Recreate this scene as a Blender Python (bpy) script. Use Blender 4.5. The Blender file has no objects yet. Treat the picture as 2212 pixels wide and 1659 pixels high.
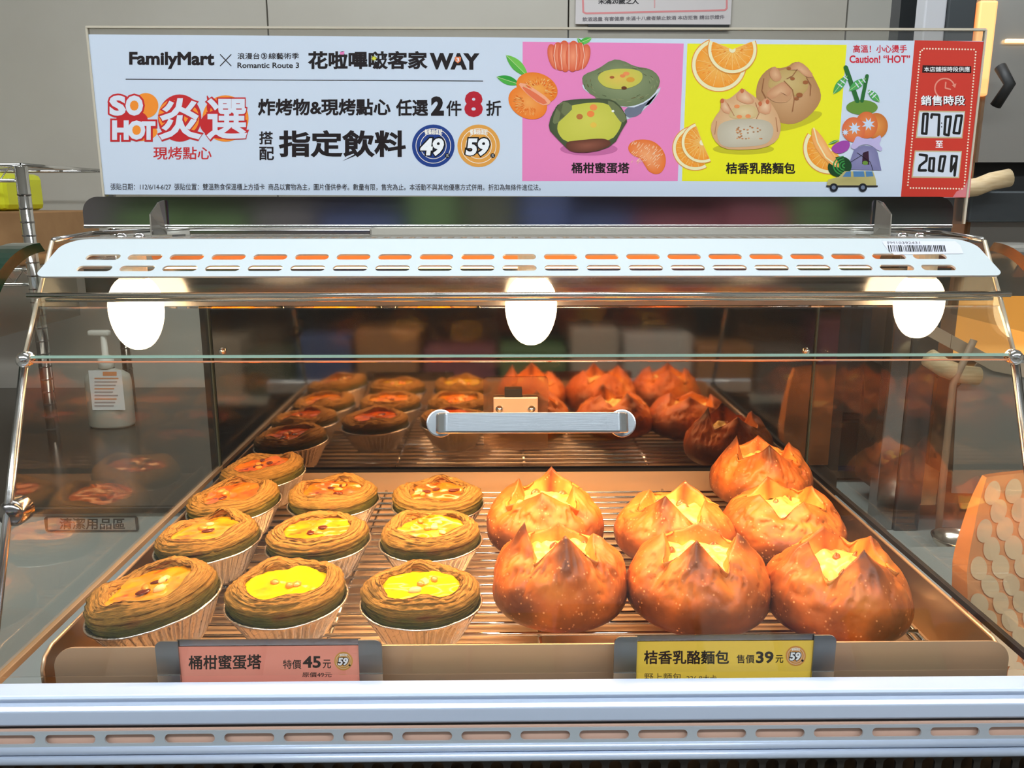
import bpy, math, random
from mathutils import Vector, Matrix, noise

# ------------------------------------------------------------------ camera, world, lights, exposure
C = bpy.context.scene.collection
SC = bpy.context.scene
Z0 = 1.35                       # camera height above the floor; all coordinates below are relative to that height
F = 1800.0
CAMX = -0.014
PITCH, YAW = math.radians(12.4), math.radians(-0.8)
cam_d = bpy.data.cameras.new('camera'); cam = bpy.data.objects.new('camera', cam_d); C.objects.link(cam)
cam_d.sensor_fit = 'HORIZONTAL'; cam_d.sensor_width = 36.0; cam_d.lens = 36.0*F/2212.0
cam_d.clip_start = 0.01
RM = Matrix.Rotation(YAW, 3, 'Z') @ Matrix.Rotation(math.pi/2-PITCH, 3, 'X')
cam.matrix_world = Matrix.Translation((CAMX, 0, Z0)) @ RM.to_4x4()
SC.camera = cam
SC.view_settings.view_transform = 'Standard'; SC.view_settings.look = 'None'
SC.view_settings.gamma = 1.0; SC.view_settings.use_curve_mapping = False
SC.view_settings.exposure = 0.0
w = bpy.data.worlds.new('store_ambient'); SC.world = w; w.use_nodes = True
w.node_tree.nodes['Background'].inputs[0].default_value = (.80, .90, 1.0, 1)
w.node_tree.nodes['Background'].inputs[1].default_value = 0.5
CEIL_E = 9.0; HEAT_E = 6.0; HEAT_C = (1.0, .56, .25); BULB_E = 6.0; BULB_C = (1.0, .74, .42); INN_W = 3.3

def ray(px, py):
    return RM @ Vector(((px-1106)/F, -(py-829.5)/F, -1))
def PY(px, py, Y):
    d = ray(px, py); t = Y/d.y
    return Vector((CAMX+t*d.x, Y, t*d.z))
def PZ(px, py, z):
    d = ray(px, py); t = z/d.z
    return Vector((CAMX+t*d.x, t*d.y, z))
def PX(px, py, X):
    d = ray(px, py); t = (X-CAMX)/d.x
    return Vector((X, t*d.y, t*d.z))

def area(name, loc, rot, sx, sy, energy, color):
    d = bpy.data.lights.new(name, 'AREA'); d.shape = 'RECTANGLE'; d.size = sx; d.size_y = sy
    d.energy = energy; d.color = color
    o = bpy.data.objects.new(name, d); C.objects.link(o)
    o.location = (loc[0], loc[1], loc[2]+Z0); o.rotation_euler = rot
    return o
# heat-lamp strips under the hood, pointing down at the food
area('heat_lamp_light', (0, .605, -.062), (0, 0, 0), .52, .04, INN_W, (1.0, .58, .27))
# ceiling tubes of the shop
for i, (x, y) in enumerate(((-1.3, -.55), (0.0, -.55), (1.3, -.55), (0, 1.0))):
    area('ceiling_tube_light', (x, y, 1.19), (0, 0, 0), 1.1, .22, 13 if y < 0 else 14, (.86, .94, 1.0))

# ------------------------------------------------------------------ helpers
def lin(c):
    return tuple(((v/255.0)/12.92 if v/255.0 <= .04045 else (((v/255.0)+.055)/1.055)**2.4) for v in c[:3])
MATS = {}
def mat(name, col, rough=.5, metal=0.0, spec=.5, nscale=0, namt=0.0, col2=None, bump=0.0, bscale=0,
        stretch=None, coat=0.0, emit=None, estr=0.0, sss=0.0, clamp=(.35, .65), rvar=0.0):
    if name in MATS: return MATS[name]
    m = bpy.data.materials.new(name); m.use_nodes = True; nt = m.node_tree; N = nt.nodes; L = nt.links
    b = N['Principled BSDF']
    b.inputs['Base Color'].default_value = (*col, 1); b.inputs['Roughness'].default_value = rough
    b.inputs['Metallic'].default_value = metal; b.inputs['Specular IOR Level'].default_value = spec
    b.inputs['Coat Weight'].default_value = coat; b.inputs['Coat Roughness'].default_value = .08
    if sss: b.inputs['Subsurface Weight'].default_value = sss; b.inputs['Subsurface Scale'].default_value = .004; b.inputs['Subsurface Radius'].default_value = (1, .5, .2)
    if emit: b.inputs['Emission Color'].default_value = (*emit, 1); b.inputs['Emission Strength'].default_value = estr
    tc = N.new('ShaderNodeTexCoord'); mp = N.new('ShaderNodeMapping'); L.new(tc.outputs['Object'], mp.inputs[0])
    if stretch: mp.inputs['Scale'].default_value = stretch
    if col2 is not None:
        n = N.new('ShaderNodeTexNoise'); n.inputs['Scale'].default_value = nscale; n.inputs['Detail'].default_value = 5
        L.new(mp.outputs[0], n.inputs['Vector'])
        r = N.new('ShaderNodeValToRGB'); r.color_ramp.elements[0].position = clamp[0]; r.color_ramp.elements[1].position = clamp[1]
        r.color_ramp.elements[0].color = (*col, 1); r.color_ramp.elements[1].color = (*col2, 1)
        L.new(n.outputs['Fac'], r.inputs[0]); L.new(r.outputs[0], b.inputs['Base Color'])
    if rvar:
        n3 = N.new('ShaderNodeTexNoise'); n3.inputs['Scale'].default_value = nscale or 30
        L.new(mp.outputs[0], n3.inputs['Vector'])
        mr = N.new('ShaderNodeMapRange'); mr.inputs['To Min'].default_value = max(0, rough-rvar); mr.inputs['To Max'].default_value = rough+rvar
        L.new(n3.outputs['Fac'], mr.inputs['Value']); L.new(mr.outputs[0], b.inputs['Roughness'])
    if bump:
        n2 = N.new('ShaderNodeTexNoise'); n2.inputs['Scale'].default_value = bscale; n2.inputs['Detail'].default_value = 6
        L.new(mp.outputs[0], n2.inputs['Vector'])
        bp = N.new('ShaderNodeBump'); bp.inputs['Strength'].default_value = bump; bp.inputs['Distance'].default_value = .001
        L.new(n2.outputs['Fac'], bp.inputs['Height']); L.new(bp.outputs[0], b.inputs['Normal'])
    MATS[name] = m; return m

def glass_mat(name, tint, refl=1.0, rough=0.02, haze=0.0, hazecol=(.6, .6, .6)):
    if name in MATS: return MATS[name]
    m = bpy.data.materials.new(name); m.use_nodes = True; nt = m.node_tree; N = nt.nodes; L = nt.links
    for n in list(N): N.remove(n)
    out = N.new('ShaderNodeOutputMaterial'); tr = N.new('ShaderNodeBsdfTransparent'); gl = N.new('ShaderNodeBsdfGlossy')
    tr.inputs[0].default_value = (*tint, 1); gl.inputs['Roughness'].default_value = rough; gl.inputs[0].default_value = (1, 1, 1, 1)
    fr = N.new('ShaderNodeFresnel'); fr.inputs[0].default_value = 1.45
    mu = N.new('ShaderNodeMath'); mu.operation = 'MULTIPLY'; mu.inputs[1].default_value = refl
    L.new(fr.outputs[0], mu.inputs[0])
    mx = N.new('ShaderNodeMixShader'); L.new(mu.outputs[0], mx.inputs[0]); L.new(tr.outputs[0], mx.inputs[1]); L.new(gl.outputs[0], mx.inputs[2])
    last = mx
    if haze:
        df = N.new('ShaderNodeBsdfDiffuse'); df.inputs[0].default_value = (*hazecol, 1)
        tc = N.new('ShaderNodeTexCoord'); ns = N.new('ShaderNodeTexNoise'); ns.inputs['Scale'].default_value = 14; ns.inputs['Detail'].default_value = 8
        L.new(tc.outputs['Object'], ns.inputs['Vector'])
        mh = N.new('ShaderNodeMapRange'); mh.inputs['From Min'].default_value = .35; mh.inputs['From Max'].default_value = .75
        mh.inputs['To Min'].default_value = haze*.4; mh.inputs['To Max'].default_value = haze*1.6
        L.new(ns.outputs['Fac'], mh.inputs['Value'])
        m2 = N.new('ShaderNodeMixShader'); L.new(mh.outputs[0], m2.inputs[0]); L.new(mx.outputs[0], m2.inputs[1]); L.new(df.outputs[0], m2.inputs[2]); last = m2
    L.new(last.outputs[0], out.inputs[0])
    MATS[name] = m; return m

LOC = {}
def thing(name, label, cat, loc=(0, 0, 0), rot=(0, 0, 0), group=None):
    o = bpy.data.objects.new(name, None); C.objects.link(o); o.empty_display_size = .02
    o.location = (loc[0], loc[1], loc[2]+Z0); o.rotation_euler = rot
    o['label'] = label; o['category'] = cat
    if group: o['group'] = group
    LOC[o.name] = Vector(loc); return o
def tag(o, label, cat, group=None):
    o['label'] = label; o['category'] = cat
    if group: o['group'] = group
    return o

class MB:
    def __init__(s): s.v = []; s.f = []; s.c = []; s.a = None; s.uv = None
    def add(s, vs, fs, col=None):
        n = len(s.v); s.v += [tuple(p) for p in vs]; s.f += [tuple(i+n for i in f) for f in fs]
        s.c += [col]*len(fs); return s
    def box(s, x0, x1, y0, y1, z0, z1, col=None):
        vs = [(x0, y0, z0), (x1, y0, z0), (x1, y1, z0), (x0, y1, z0), (x0, y0, z1), (x1, y0, z1), (x1, y1, z1), (x0, y1, z1)]
        return s.add(vs, [(0, 3, 2, 1), (4, 5, 6, 7), (0, 1, 5, 4), (1, 2, 6, 5), (2, 3, 7, 6), (3, 0, 4, 7)], col)
    def tube(s, pts, r, n=10, col=None, cap=True):
        pts = [Vector(p) for p in pts]; vs = []; fs = []
        up = None
        for i, p in enumerate(pts):
            d = (pts[min(i+1, len(pts)-1)]-pts[max(i-1, 0)]).normalized()
            if up is None: up = d.orthogonal().normalized()
            a = (up-d*up.dot(d)).normalized(); b = d.cross(a); up = a
            rr = r[i] if isinstance(r, (list, tuple)) else r
            for k in range(n):
                t = 2*math.pi*k/n; vs.append(p+a*math.cos(t)*rr+b*math.sin(t)*rr)
        for i in range(len(pts)-1):
            for k in range(n):
                k2 = (k+1) % n; fs.append((i*n+k, i*n+k2, (i+1)*n+k2, (i+1)*n+k))
        if cap: fs.append(tuple(range(n))[::-1]); fs.append(tuple((len(pts)-1)*n+k for k in range(n)))
        return s.add(vs, fs, col)
    def lathe(s, prof, n=24, c=(0, 0, 0), axis='Z', fn=None, col=None):
        vs = []; fs = []
        for i, (r, z) in enumerate(prof):
            for k in range(n):
                t = 2*math.pi*k/n; x, y, zz = r*math.cos(t), r*math.sin(t), z
                if fn: x, y, zz = fn(x, y, zz, t, i)
                if axis == 'Z': p = (c[0]+x, c[1]+y, c[2]+zz)
                elif axis == 'Y': p = (c[0]+x, c[1]+zz, c[2]-y)
                else: p = (c[0]+zz, c[1]+x, c[2]+y)
                vs.append(p)
        for i in range(len(prof)-1):
            for k in range(n):
                k2 = (k+1) % n; fs.append((i*n+k, i*n+k2, (i+1)*n+k2, (i+1)*n+k))
        return s.add(vs, fs, col)
    def prism(s, poly, x0, x1, col=None):          # poly of (y,z), extruded along x
        n = len(poly); vs = [(x0, y, z) for y, z in poly]+[(x1, y, z) for y, z in poly]
        fs = [tuple(range(n)), tuple(range(2*n-1, n-1, -1))]
        for k in range(n):
            k2 = (k+1) % n; fs.append((k2, k, n+k, n+k2))
        return s.add(vs, fs, col)
    def plate(s, poly, d, y):                       # poly of (x,z) with thickness d along +y
        n = len(poly); vs = [(x, y, z) for x, z in poly]+[(x, y+d, z) for x, z in poly]
        fs = [tuple(range(n)), tuple(range(2*n-1, n-1, -1))]
        for k in range(n):
            k2 = (k+1) % n; fs.append((k2, k, n+k, n+k2))
        return s.add(vs, fs)
    def strip(s, a, b, thick, x0, x1):              # slab between profile points a,b (y,z), thickness
        a = Vector(a); b = Vector(b); d = (b-a).normalized(); nrm = Vector((d.y, -d.x))*thick
        return s.prism([tuple(a), tuple(b), tuple(b+nrm), tuple(a+nrm)], x0, x1)
    def build(s, name, m=None, parent=None, local=False, smooth=False, bevel=0, sub=0, solid=0, autosmooth=True):
        vs = [Vector(p) for p in s.v]; loc = Vector((0, 0, Z0))
        if parent is None and not local:
            xs = [p.x for p in vs]; ys = [p.y for p in vs]; zs = [p.z for p in vs]
            o0 = Vector(((min(xs)+max(xs))/2, (min(ys)+max(ys))/2, min(zs)))
            vs = [p-o0 for p in vs]; loc = o0+Vector((0, 0, Z0))
        me = bpy.data.meshes.new(name); me.from_pydata([tuple(p) for p in vs], [], s.f); me.update()
        if m: me.materials.append(m)
        if any(c is not None for c in s.c):
            at = me.color_attributes.new('Col', 'FLOAT_COLOR', 'CORNER'); data = []
            for f, c in zip(s.f, s.c):
                c = c or (1, 1, 1)
                if isinstance(c[0], (list, tuple)):
                    for cc in c: data += [*cc, 1]
                else: data += [*c, 1]*len(f)
            at.data.foreach_set('color', data)
        if s.a is not None:
            for k, arr in s.a.items():
                at = me.attributes.new(k, 'FLOAT', 'POINT'); at.data.foreach_set('value', arr)
        if smooth: me.polygons.foreach_set('use_smooth', [True]*len(me.polygons))
        o = bpy.data.objects.new(name, me); C.objects.link(o)
        if parent is not None:
            o.parent = parent
            if not local and parent.parent is None and parent.type == 'EMPTY': o.location = -LOC[parent.name]
            elif not local and parent.parent is None and parent.type != 'EMPTY': o.location = -(parent.location-Vector((0, 0, Z0)))
        else: o.location = loc if not local else (0, 0, 0)
        if bevel:
            b = o.modifiers.new('bevel', 'BEVEL'); b.width = bevel; b.segments = 2; b.limit_method = 'ANGLE'
        if solid:
            q = o.modifiers.new('solid', 'SOLIDIFY'); q.thickness = solid; q.offset = 0
        if sub:
            q = o.modifiers.new('sub', 'SUBSURF'); q.levels = sub; q.render_levels = sub
        return o
def struct(o): o['kind'] = 'structure'; return o
def rrect(x0, x1, z0, z1, r, n=6, corners=(1, 1, 1, 1)):    # polygon, corner order: bl, br, tr, tl
    P = []
    for (cx, cz, a0, on) in ((x0+r, z0+r, math.pi, corners[0]), (x1-r, z0+r, 1.5*math.pi, corners[1]), (x1-r, z1-r, 0, corners[2]), (x0+r, z1-r, .5*math.pi, corners[3])):
        if on: P += [(cx+r*math.cos(a0+i*math.pi/2/n), cz+r*math.sin(a0+i*math.pi/2/n)) for i in range(n+1)]
        else: P.append((cx+r*math.copysign(1, math.cos(a0+.1)) if False else (x0 if a0 in (math.pi, .5*math.pi) else x1), z0 if a0 in (math.pi, 1.5*math.pi) else z1))
    return P
def slotted(mb, cells, fn, n=20):
    """cells: (u0,u1,v0,v1,cu,cv,hw,hh) -> plate cell with a rounded slot hole; fn maps u,v to 3-D"""
    for (u0, u1, v0, v1, cu, cv, hw, hh) in cells:
        angs = sorted([math.atan2(v-cv, u-cu) % (2*math.pi) for u in (u0, u1) for v in (v0, v1)]+[math.atan2(min(hw, hh)*math.sin(t_)+(hh-min(hw, hh))*(1 if math.sin(t_) > 0 else -1), min(hw, hh)*math.cos(t_)+(hw-min(hw, hh))*(1 if math.cos(t_) > 0 else -1)) % (2*math.pi) for t_ in [2*math.pi*(k+.5)/n for k in range(n)]])
        vs = []; r = min(hw, hh)
        for t in angs:
            c, s_ = math.cos(t), math.sin(t)
            k = min([( (u1-cu)/c if c > 1e-9 else (u0-cu)/c if c < -1e-9 else 1e9), ((v1-cv)/s_ if s_ > 1e-9 else (v0-cv)/s_ if s_ < -1e-9 else 1e9)])
            vs.append(fn(cu+k*c, cv+k*s_))
            lo, hi = 0.0, hw+hh
            for _ in range(22):
                mid = (lo+hi)/2; x, y = abs(mid*c), abs(mid*s_)
                dx, dy = max(0, x-(hw-r)), max(0, y-(hh-r))
                if math.hypot(dx, dy) < r: lo = mid
                else: hi = mid
            vs.append(fn(cu+lo*c, cv+lo*s_))
        m = len(angs); fs = []
        for k in range(m):
            k2 = (k+1) % m; fs.append((2*k, 2*k2, 2*k2+1, 2*k+1))
        mb.add(vs, fs)

# print material reading flat print colours
def print_mat():
    m = bpy.data.materials.new('printed_ink'); m.use_nodes = True; N = m.node_tree.nodes; L = m.node_tree.links
    b = N['Principled BSDF']; a = N.new('ShaderNodeVertexColor'); a.layer_name = 'Col'
    L.new(a.outputs[0], b.inputs['Base Color']); b.inputs['Roughness'].default_value = .45; b.inputs['Specular IOR Level'].default_value = .3
    return m
INK = print_mat()
def pc(r, g, b): return lin((r, g, b))

TEXT_CACHE = {}
def glyphs(body, bold, shear=0):
    """glyph outlines thickened by a soft bevel; returns points in the unit box with their height 0..1"""
    k = (body, bold, shear)
    if k in TEXT_CACHE: return TEXT_CACHE[k]
    cu = bpy.data.curves.new('t', 'FONT'); cu.body = body; cu.resolution_u = 3; cu.shear = shear
    cu.bevel_depth = bold; cu.bevel_resolution = 0
    o = bpy.data.objects.new('t', cu); C.objects.link(o)
    dg = bpy.context.evaluated_depsgraph_get(); me = bpy.data.meshes.new_from_object(o.evaluated_get(dg))
    co = [v.co.copy() for v in me.vertices]
    fs = [tuple(p.vertices) for p in me.polygons if not bold or (min(co[i].z for i in p.vertices) > -1e-5 and max(co[i].z for i in p.vertices) > 1e-5)]
    bpy.data.objects.remove(o); bpy.data.curves.remove(cu); bpy.data.meshes.remove(me)
    used = sorted({i for f in fs for i in f}); ix = {a: b for b, a in enumerate(used)}
    fs = [tuple(ix[i] for i in f) for f in fs]; vs = [co[i] for i in used]
    x0 = min(v.x for v in vs); x1 = max(v.x for v in vs); y0 = min(v.y for v in vs); y1 = max(v.y for v in vs)
    vs = [((v.x-x0)/(x1-x0), (v.y-y0)/(y1-y0), v.z/bold if bold else 0) for v in vs]
    TEXT_CACHE[k] = (vs, fs); return TEXT_CACHE[k]
def text_into(mb, body, quad, col, bold=.0, shear=0):
    """quad = 3-D corners TL, TR, BR, BL"""
    vs, fs = glyphs(body, bold, shear); TL, TR, BR, BL = [Vector(q) for q in quad]
    n_ = (TR-TL).cross(BL-TL).normalized()*-1
    if n_.y > 0: n_ = -n_
    mb.add([(BL*(1-x)+BR*x)*(1-y)+(TL*(1-x)+TR*x)*y+n_*z*.00002 for x, y, z in vs], fs, col)

# ------------------------------------------------------------------ materials
wall_m = mat('warm_grey_wall_paint', pc(200, 194, 182), .7, nscale=3, col2=pc(192, 185, 172), bump=.05, bscale=60)
steel = mat('brushed_steel', (.62, .61, .59), .22, 1, nscale=8, rvar=.08, stretch=(1, 40, 40), bump=.03, bscale=30)
steel_d = mat('dark_polished_steel', (.34, .32, .31), .16, 1, nscale=8, rvar=.05, stretch=(1, 40, 40))
steel_w = mat('satin_tray_steel', (.66, .50, .35), .36, .65, nscale=12, rvar=.08, stretch=(1, 10, 30))
chrome = mat('chrome_wire', (.80, .79, .77), .12, 1)
mirror = mat('mirror_steel_door', (.33, .28, .235), .05, 1, nscale=5, rvar=.02, stretch=(1, 1, 60))
enamel = mat('white_enamel', pc(196, 204, 206), .22, 0, coat=.3)
alu = mat('pale_anodised_aluminium', pc(204, 216, 236), .30, .3, nscale=3, col2=pc(196, 210, 232), stretch=(.5, 10, 10))
black = mat('black_rubber', (.012, .012, .012), .6)
dark = mat('dark_machine_steel', (.055, .048, .042), .35, .6, nscale=6, rvar=.1)
green_p = mat('dark_green_gloss_trim', pc(4, 46, 32), .12, coat=1)
grey_lam = mat('light_grey_counter_laminate', pc(158, 160, 154), .45, nscale=4, col2=pc(148, 150, 146))
glass_f = glass_mat('front_glass', (.97, .97, .96), .55, .012)
glass_s = glass_mat('side_glass', (.88, .89, .86), .15, .03, haze=.008, hazecol=(.55, .52, .48))
glass_e = mat('green_glass_edge', pc(150, 178, 160), .15, coat=1)
acry = glass_mat('clear_acrylic', (.84, .83, .80), 1.0, .06, haze=.05, hazecol=(.8, .78, .75))
foil = mat('aluminium_foil', (.90, .88, .86), .27, 1, bump=.8, bscale=320)
card_b = mat('brown_cardboard', pc(170, 128, 84), .8, nscale=20, col2=pc(160, 118, 76))
white_pl = mat('white_plastic', pc(225, 222, 212), .4)
wood = mat('pale_wooden_dowel', pc(214, 190, 150), .5, nscale=10, col2=pc(196, 168, 126), stretch=(2, 40, 40))

# ------------------------------------------------------------------ room shell
struct(MB().box(-3, 3, -2.6, 2.3, -Z0-.05, -Z0).build('floor', mat('grey_floor_tile', pc(150, 148, 142), .3)))
ZB = -Z0
bw = MB().box(-3, 3, 2.14, 2.3, ZB, 1.25).build('wall_back', wall_m); struct(bw)
# flush wall panels with open joints, each panel a piece of the wall
xs = [-3.0, PY(577, 30, 2.10).x, PY(1228, 30, 2.1).x, PY(1830, 30, 2.10).x, PY(2000, 30, 2.1).x, 3.0]
for i in range(5):
    p = MB().box(xs[i]+.002, xs[i+1]-.002, 2.10, 2.145, ZB+.02, 1.22)
    o = p.build('wall_panel', wall_m if i != 3 else mat('lighter_wall_panel', pc(190, 186, 176), .6), bw, local=True)
    o.location = -(bw.location-Vector((0, 0, Z0)))
struct(MB().box(-3.1, -3, -2.6, 2.3, ZB, 1.25).build('wall_left', wall_m))
struct(MB().box(3, 3.1, -2.6, 2.3, ZB, 1.25).build('wall_right', wall_m))
struct(MB().box(-3.1, 3.1, -2.6, 2.3, 1.25, 1.3).build('ceiling', mat('ceiling_tile', (.75, .75, .74), .8)))
for i, (x, y) in enumerate(((-1.3, -.55), (0.0, -.55), (1.3, -.55), (0, 1.0))):
    t = thing('ceiling_light', 'white rectangular ceiling light over the '+('left of the shop aisle', 'middle of the shop aisle', 'right of the shop aisle', 'back counter')[i], 'ceiling light', (x, y, 1.2), group=None)
    MB().box(x-.62, x+.62, y-.17, y+.17, 1.215, 1.25).build('housing', white_pl, t)
    MB().box(x-.55, x+.55, y-.11, y+.11, 1.20, 1.214).build('diffuser', mat('lamp_diffuser', (.9, .95, 1), .5, emit=(.9, .96, 1), estr=CEIL_E), t)

# ------------------------------------------------------------------ main counter and display case
t = thing('counter', 'pale shop counter the heated display case stands on', 'counter', (0, .6, ZB))
MB().box(-.335, 1.3, .40, .93, -.445, -.405).build('countertop', grey_lam, t, bevel=.004)
MB().box(-.32, 1.28, .43, .90, ZB, -.445).build('cabinet_body', white_pl, t)

case = thing('heated_display_case', 'glass-fronted heated display case full of tarts and buns, on the counter', 'display case', (0, .6, -.405))
W = .305
MB().box(-W, W, .425, .835, -.405, -.306).build('base', dark, case)
# front profile: bright aluminium ledge, groove, broad face
led = [(.4215, -.2625), (.408, -.2615), (.4065, -.2635), (.4085, -.2662), (.4065, -.2675), (.4045, -.2695), (.4035, -.2765), (.406, -.279), (.4215, -.279)]
MB().prism(led, -.36, .36).build('front_ledge', alu, case, bevel=.0006)
MB().box(-.36, .36, .4065, .42, -.2815, -.279).build('shadow_gap', black, case)
cells = []; pit = .0322; u = -.3565-.004
while u < .34:
    cells.append((u, u+pit, -.2892, -.2812, u+pit/2, -.2852, .0136, .0024)); u += pit
vp = MB(); slotted(vp, cells, lambda a, b: (a, .4035+(b+.285)*.25, b)); vp.build('vent_panel', mat('pale_steel_vent', pc(196, 206, 214), .3, .5), case, solid=.0012)
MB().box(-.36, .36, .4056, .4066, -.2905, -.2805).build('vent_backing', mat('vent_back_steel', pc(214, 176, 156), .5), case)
MB().tube([(-.36, .4020, -.2912), (.36, .4020, -.2912)], .0023, 14).build('chrome_rail', alu, case, smooth=True)
MB().tube([(-.36, .4010, -.2962), (.36, .4010, -.2962)], .0026, 14).build('chrome_rail', alu, case, smooth=True)
MB().box(-.36, .36, .409, .42, -.298, -.288).build('rail_backing', black, case)
cells = []; pit = .0109; u = -.36
while u < .35:
    cells.append((u, u+pit, -.325, -.2985, u+pit/2, -.3085, .0036, .0068)); u += pit
gp = MB(); slotted(gp, cells, lambda a, b: (a, .4045, b), n=20); gp.build('grille', mat('black_grille', (.05, .045, .04), .35, .7), case, solid=.0015)
MB().box(-.36, .36, .412, .42, -.33, -.298).build('grille_backing', mat('bronze_back', pc(120, 92, 62), .45, .5, nscale=40, col2=pc(40, 32, 26)), case)

# hood: white enamel slotted front, flat perforated top
N0 = Vector((0, .521, -.0462)); N1 = Vector((0, .5455, -.0245))
def hood(u, v):      # v 0..1 up the sloping face
    k = (.302-.010*v)/.302
    p = N0.lerp(N1, v); return (u*k, p.y, p.z)
cells = []; pit = .02665; n = 21; x0 = -pit*n/2-.002
for i in range(n):
    a = x0+i*pit
    for (v0, v1, cv) in ((0, .36, .21), (.36, .70, .51)):
        c = (a, a+pit, v0, v1, a+pit/2, cv, .0108, .072)
        cells.append(c)
hm = MB()
# slots: hh is measured in v units, so scale by face length
Lf = (N1-N0).length
sc = [(a, b, c*Lf, d*Lf, e, f*Lf, g, .0024) for (a, b, c, d, e, f, g, h) in cells]
slotted(hm, sc, lambda a, b: hood(a, b/Lf))
xa = x0; xb = x0+n*pit; vt = .70
hm.add([hood(xa, vt), hood(xb, vt), hood(xb, 1), hood(xa, 1)], [(0, 1, 2, 3)])
R = .10
def endp(sg):
    xe = .302*sg; xi = xa if sg < 0 else xb
    P = [(xi, 0)]+[(xe-sg*.006*(1-math.sin(t*math.pi/2/6)), .14*(1-math.cos(t*math.pi/2/6))) for t in range(7)]+[(xe-sg*.016*(1-math.cos(t*math.pi/2/8)), .72+.28*math.sin(t*math.pi/2/8)) for t in range(9)]+[(xi, 1), (xi, .70), (xi, .36)]
    return [hood(a, b) for a, b in P]
for sg in (-1, 1):
    P = endp(sg); hm.add(P, [tuple(range(len(P)))[::-1] if sg < 0 else tuple(range(len(P)))])
hm.build('hood_front', enamel, case, solid=.0014, smooth=False)
top = MB(); cells = []; n = 64; pit = .0085; a = -pit*n/2
for i in range(n):
    cells.append((a+i*pit, a+(i+1)*pit, .550, .578, a+(i+.5)*pit, .563, .0022, .009))
slotted(top, cells, lambda u, v: (u, v, -.0243), n=12)
for (xa_, xb_, ya_, yb_) in ((-.290, a, .5455, .82), (a+n*pit, .290, .5455, .82), (a, a+n*pit, .578, .82), (a, a+n*pit, .5455, .55)):
    top.add([(xa_, ya_, -.0243), (xb_, ya_, -.0243), (xb_, yb_, -.0243), (xa_, yb_, -.0243)], [(0, 1, 2, 3)])
top.build('hood_top', mat('hood_top_steel', pc(190, 186, 176), .25, .6), case, solid=.001)
MB().strip((.640, -.030), (.660, -.058), .002, -.28, .28).build('heat_reflector', mat('heat_reflector_steel', pc(225, 160, 110), .55), case)
MB().tube([(-.26, .605, -.0485), (.26, .605, -.0485)], .0035, 12).build('heater_tube', mat('glowing_heater_tube', (1, .7, .4), .4, emit=HEAT_C, estr=HEAT_E), case, smooth=True)
# beam below the hood
MB().strip((.577, -.0455), (.577, -.0625), .0015, -.298, .298).build('light_beam', steel_d, case)
MB().strip((.575, -.0630), (.575, -.0706), .0018, -.297, .297).build('lower_channel', mat('satin_channel', (.40, .37, .34), .4, 1), case)
MB().tube([(-.306, .5185, -.0572), (.306, .5185, -.0572)], .0019, 14).build('pivot_rod', chrome, case, smooth=True)
MB().tube([(-.296, .520, -.0603), (.296, .520, -.0603)], .0011, 10).build('pivot_rod', chrome, case, smooth=True)
# upper fixed glass, lower door glass
MB().strip((.5200, -.0655), (.4990, -.0918), .002, -.300, .300).build('upper_glass', glass_f, case)
MB().strip((.4990, -.0916), (.4985, -.0932), .0022, -.303, .303).build('upper_glass_edge', glass_e, case)
door = MB().strip((.4975, -.0958), (.4262, -.2615), .002, -.301, .301).build('glass_door', glass_f, case)
MB().strip((.4981, -.0950), (.4978, -.0958), .0022, -.301, .301).build('door_edge', mat('copper_tinted_edge', pc(225, 150, 110), .3, .6), door, local=True)
# handle
hn = MB()
bc = [PY(952, 915, .4835), PY(1343, 915, .4835)]
nrm = Vector((0, -.92, .39)).normalized()
h2 = MB(); xl, xr = bc[0].x, bc[1].x; cy = bc[0]; prof = []
sx = [(xl, .001), (xl, .014), (xl+.0012, .0185), (xl+.005, .0215), (xl+.012, .0222), (xr-.012, .0222), (xr-.005, .0215), (xr-.0012, .0185), (xr, .014), (xr, .001)]
upv = Vector((0, .39, .92)); vs = []; fs = []
for i, (x, d) in enumerate(sx):
    c = Vector((x, cy.y, cy.z))+Vector((0, -.96, .27))*d
    if i == 0: tdir = nrm
    th = .0018
    # inward direction of the bent flat bar
    a_ = Vector((sx[min(i+1, 9)][0]-sx[max(i-1, 0)][0], 0, 0))+nrm*(sx[min(i+1, 9)][1]-sx[max(i-1, 0)][1]); a_.normalize()
    side = a_.cross(upv).normalized()
    for du, ds in ((-1, -1), (1, -1), (1, 1), (-1, 1)):
        vs.append(c+upv*du*.0060+side*ds*th)
for i in range(9):
    for k in range(4):
        k2 = (k+1) % 4; fs.append((i*4+k, i*4+k2, i*4+4+k2, i*4+4+k))
fs += [(3, 2, 1, 0), (36, 37, 38, 39)]
satin = mat('satin_handle_steel', (.60, .65, .70), .30, 1, bump=.05, bscale=60, stretch=(1, 30, 30))
h2.add(vs, fs); h = h2.build('handle', satin, door, local=True, bevel=.0012)
for q in bc:
    MB().tube([q, q+nrm*.002, q+nrm*.0022], [.0083, .0083, .0076], 28).build('handle_rosette', satin, door, local=True)
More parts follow.
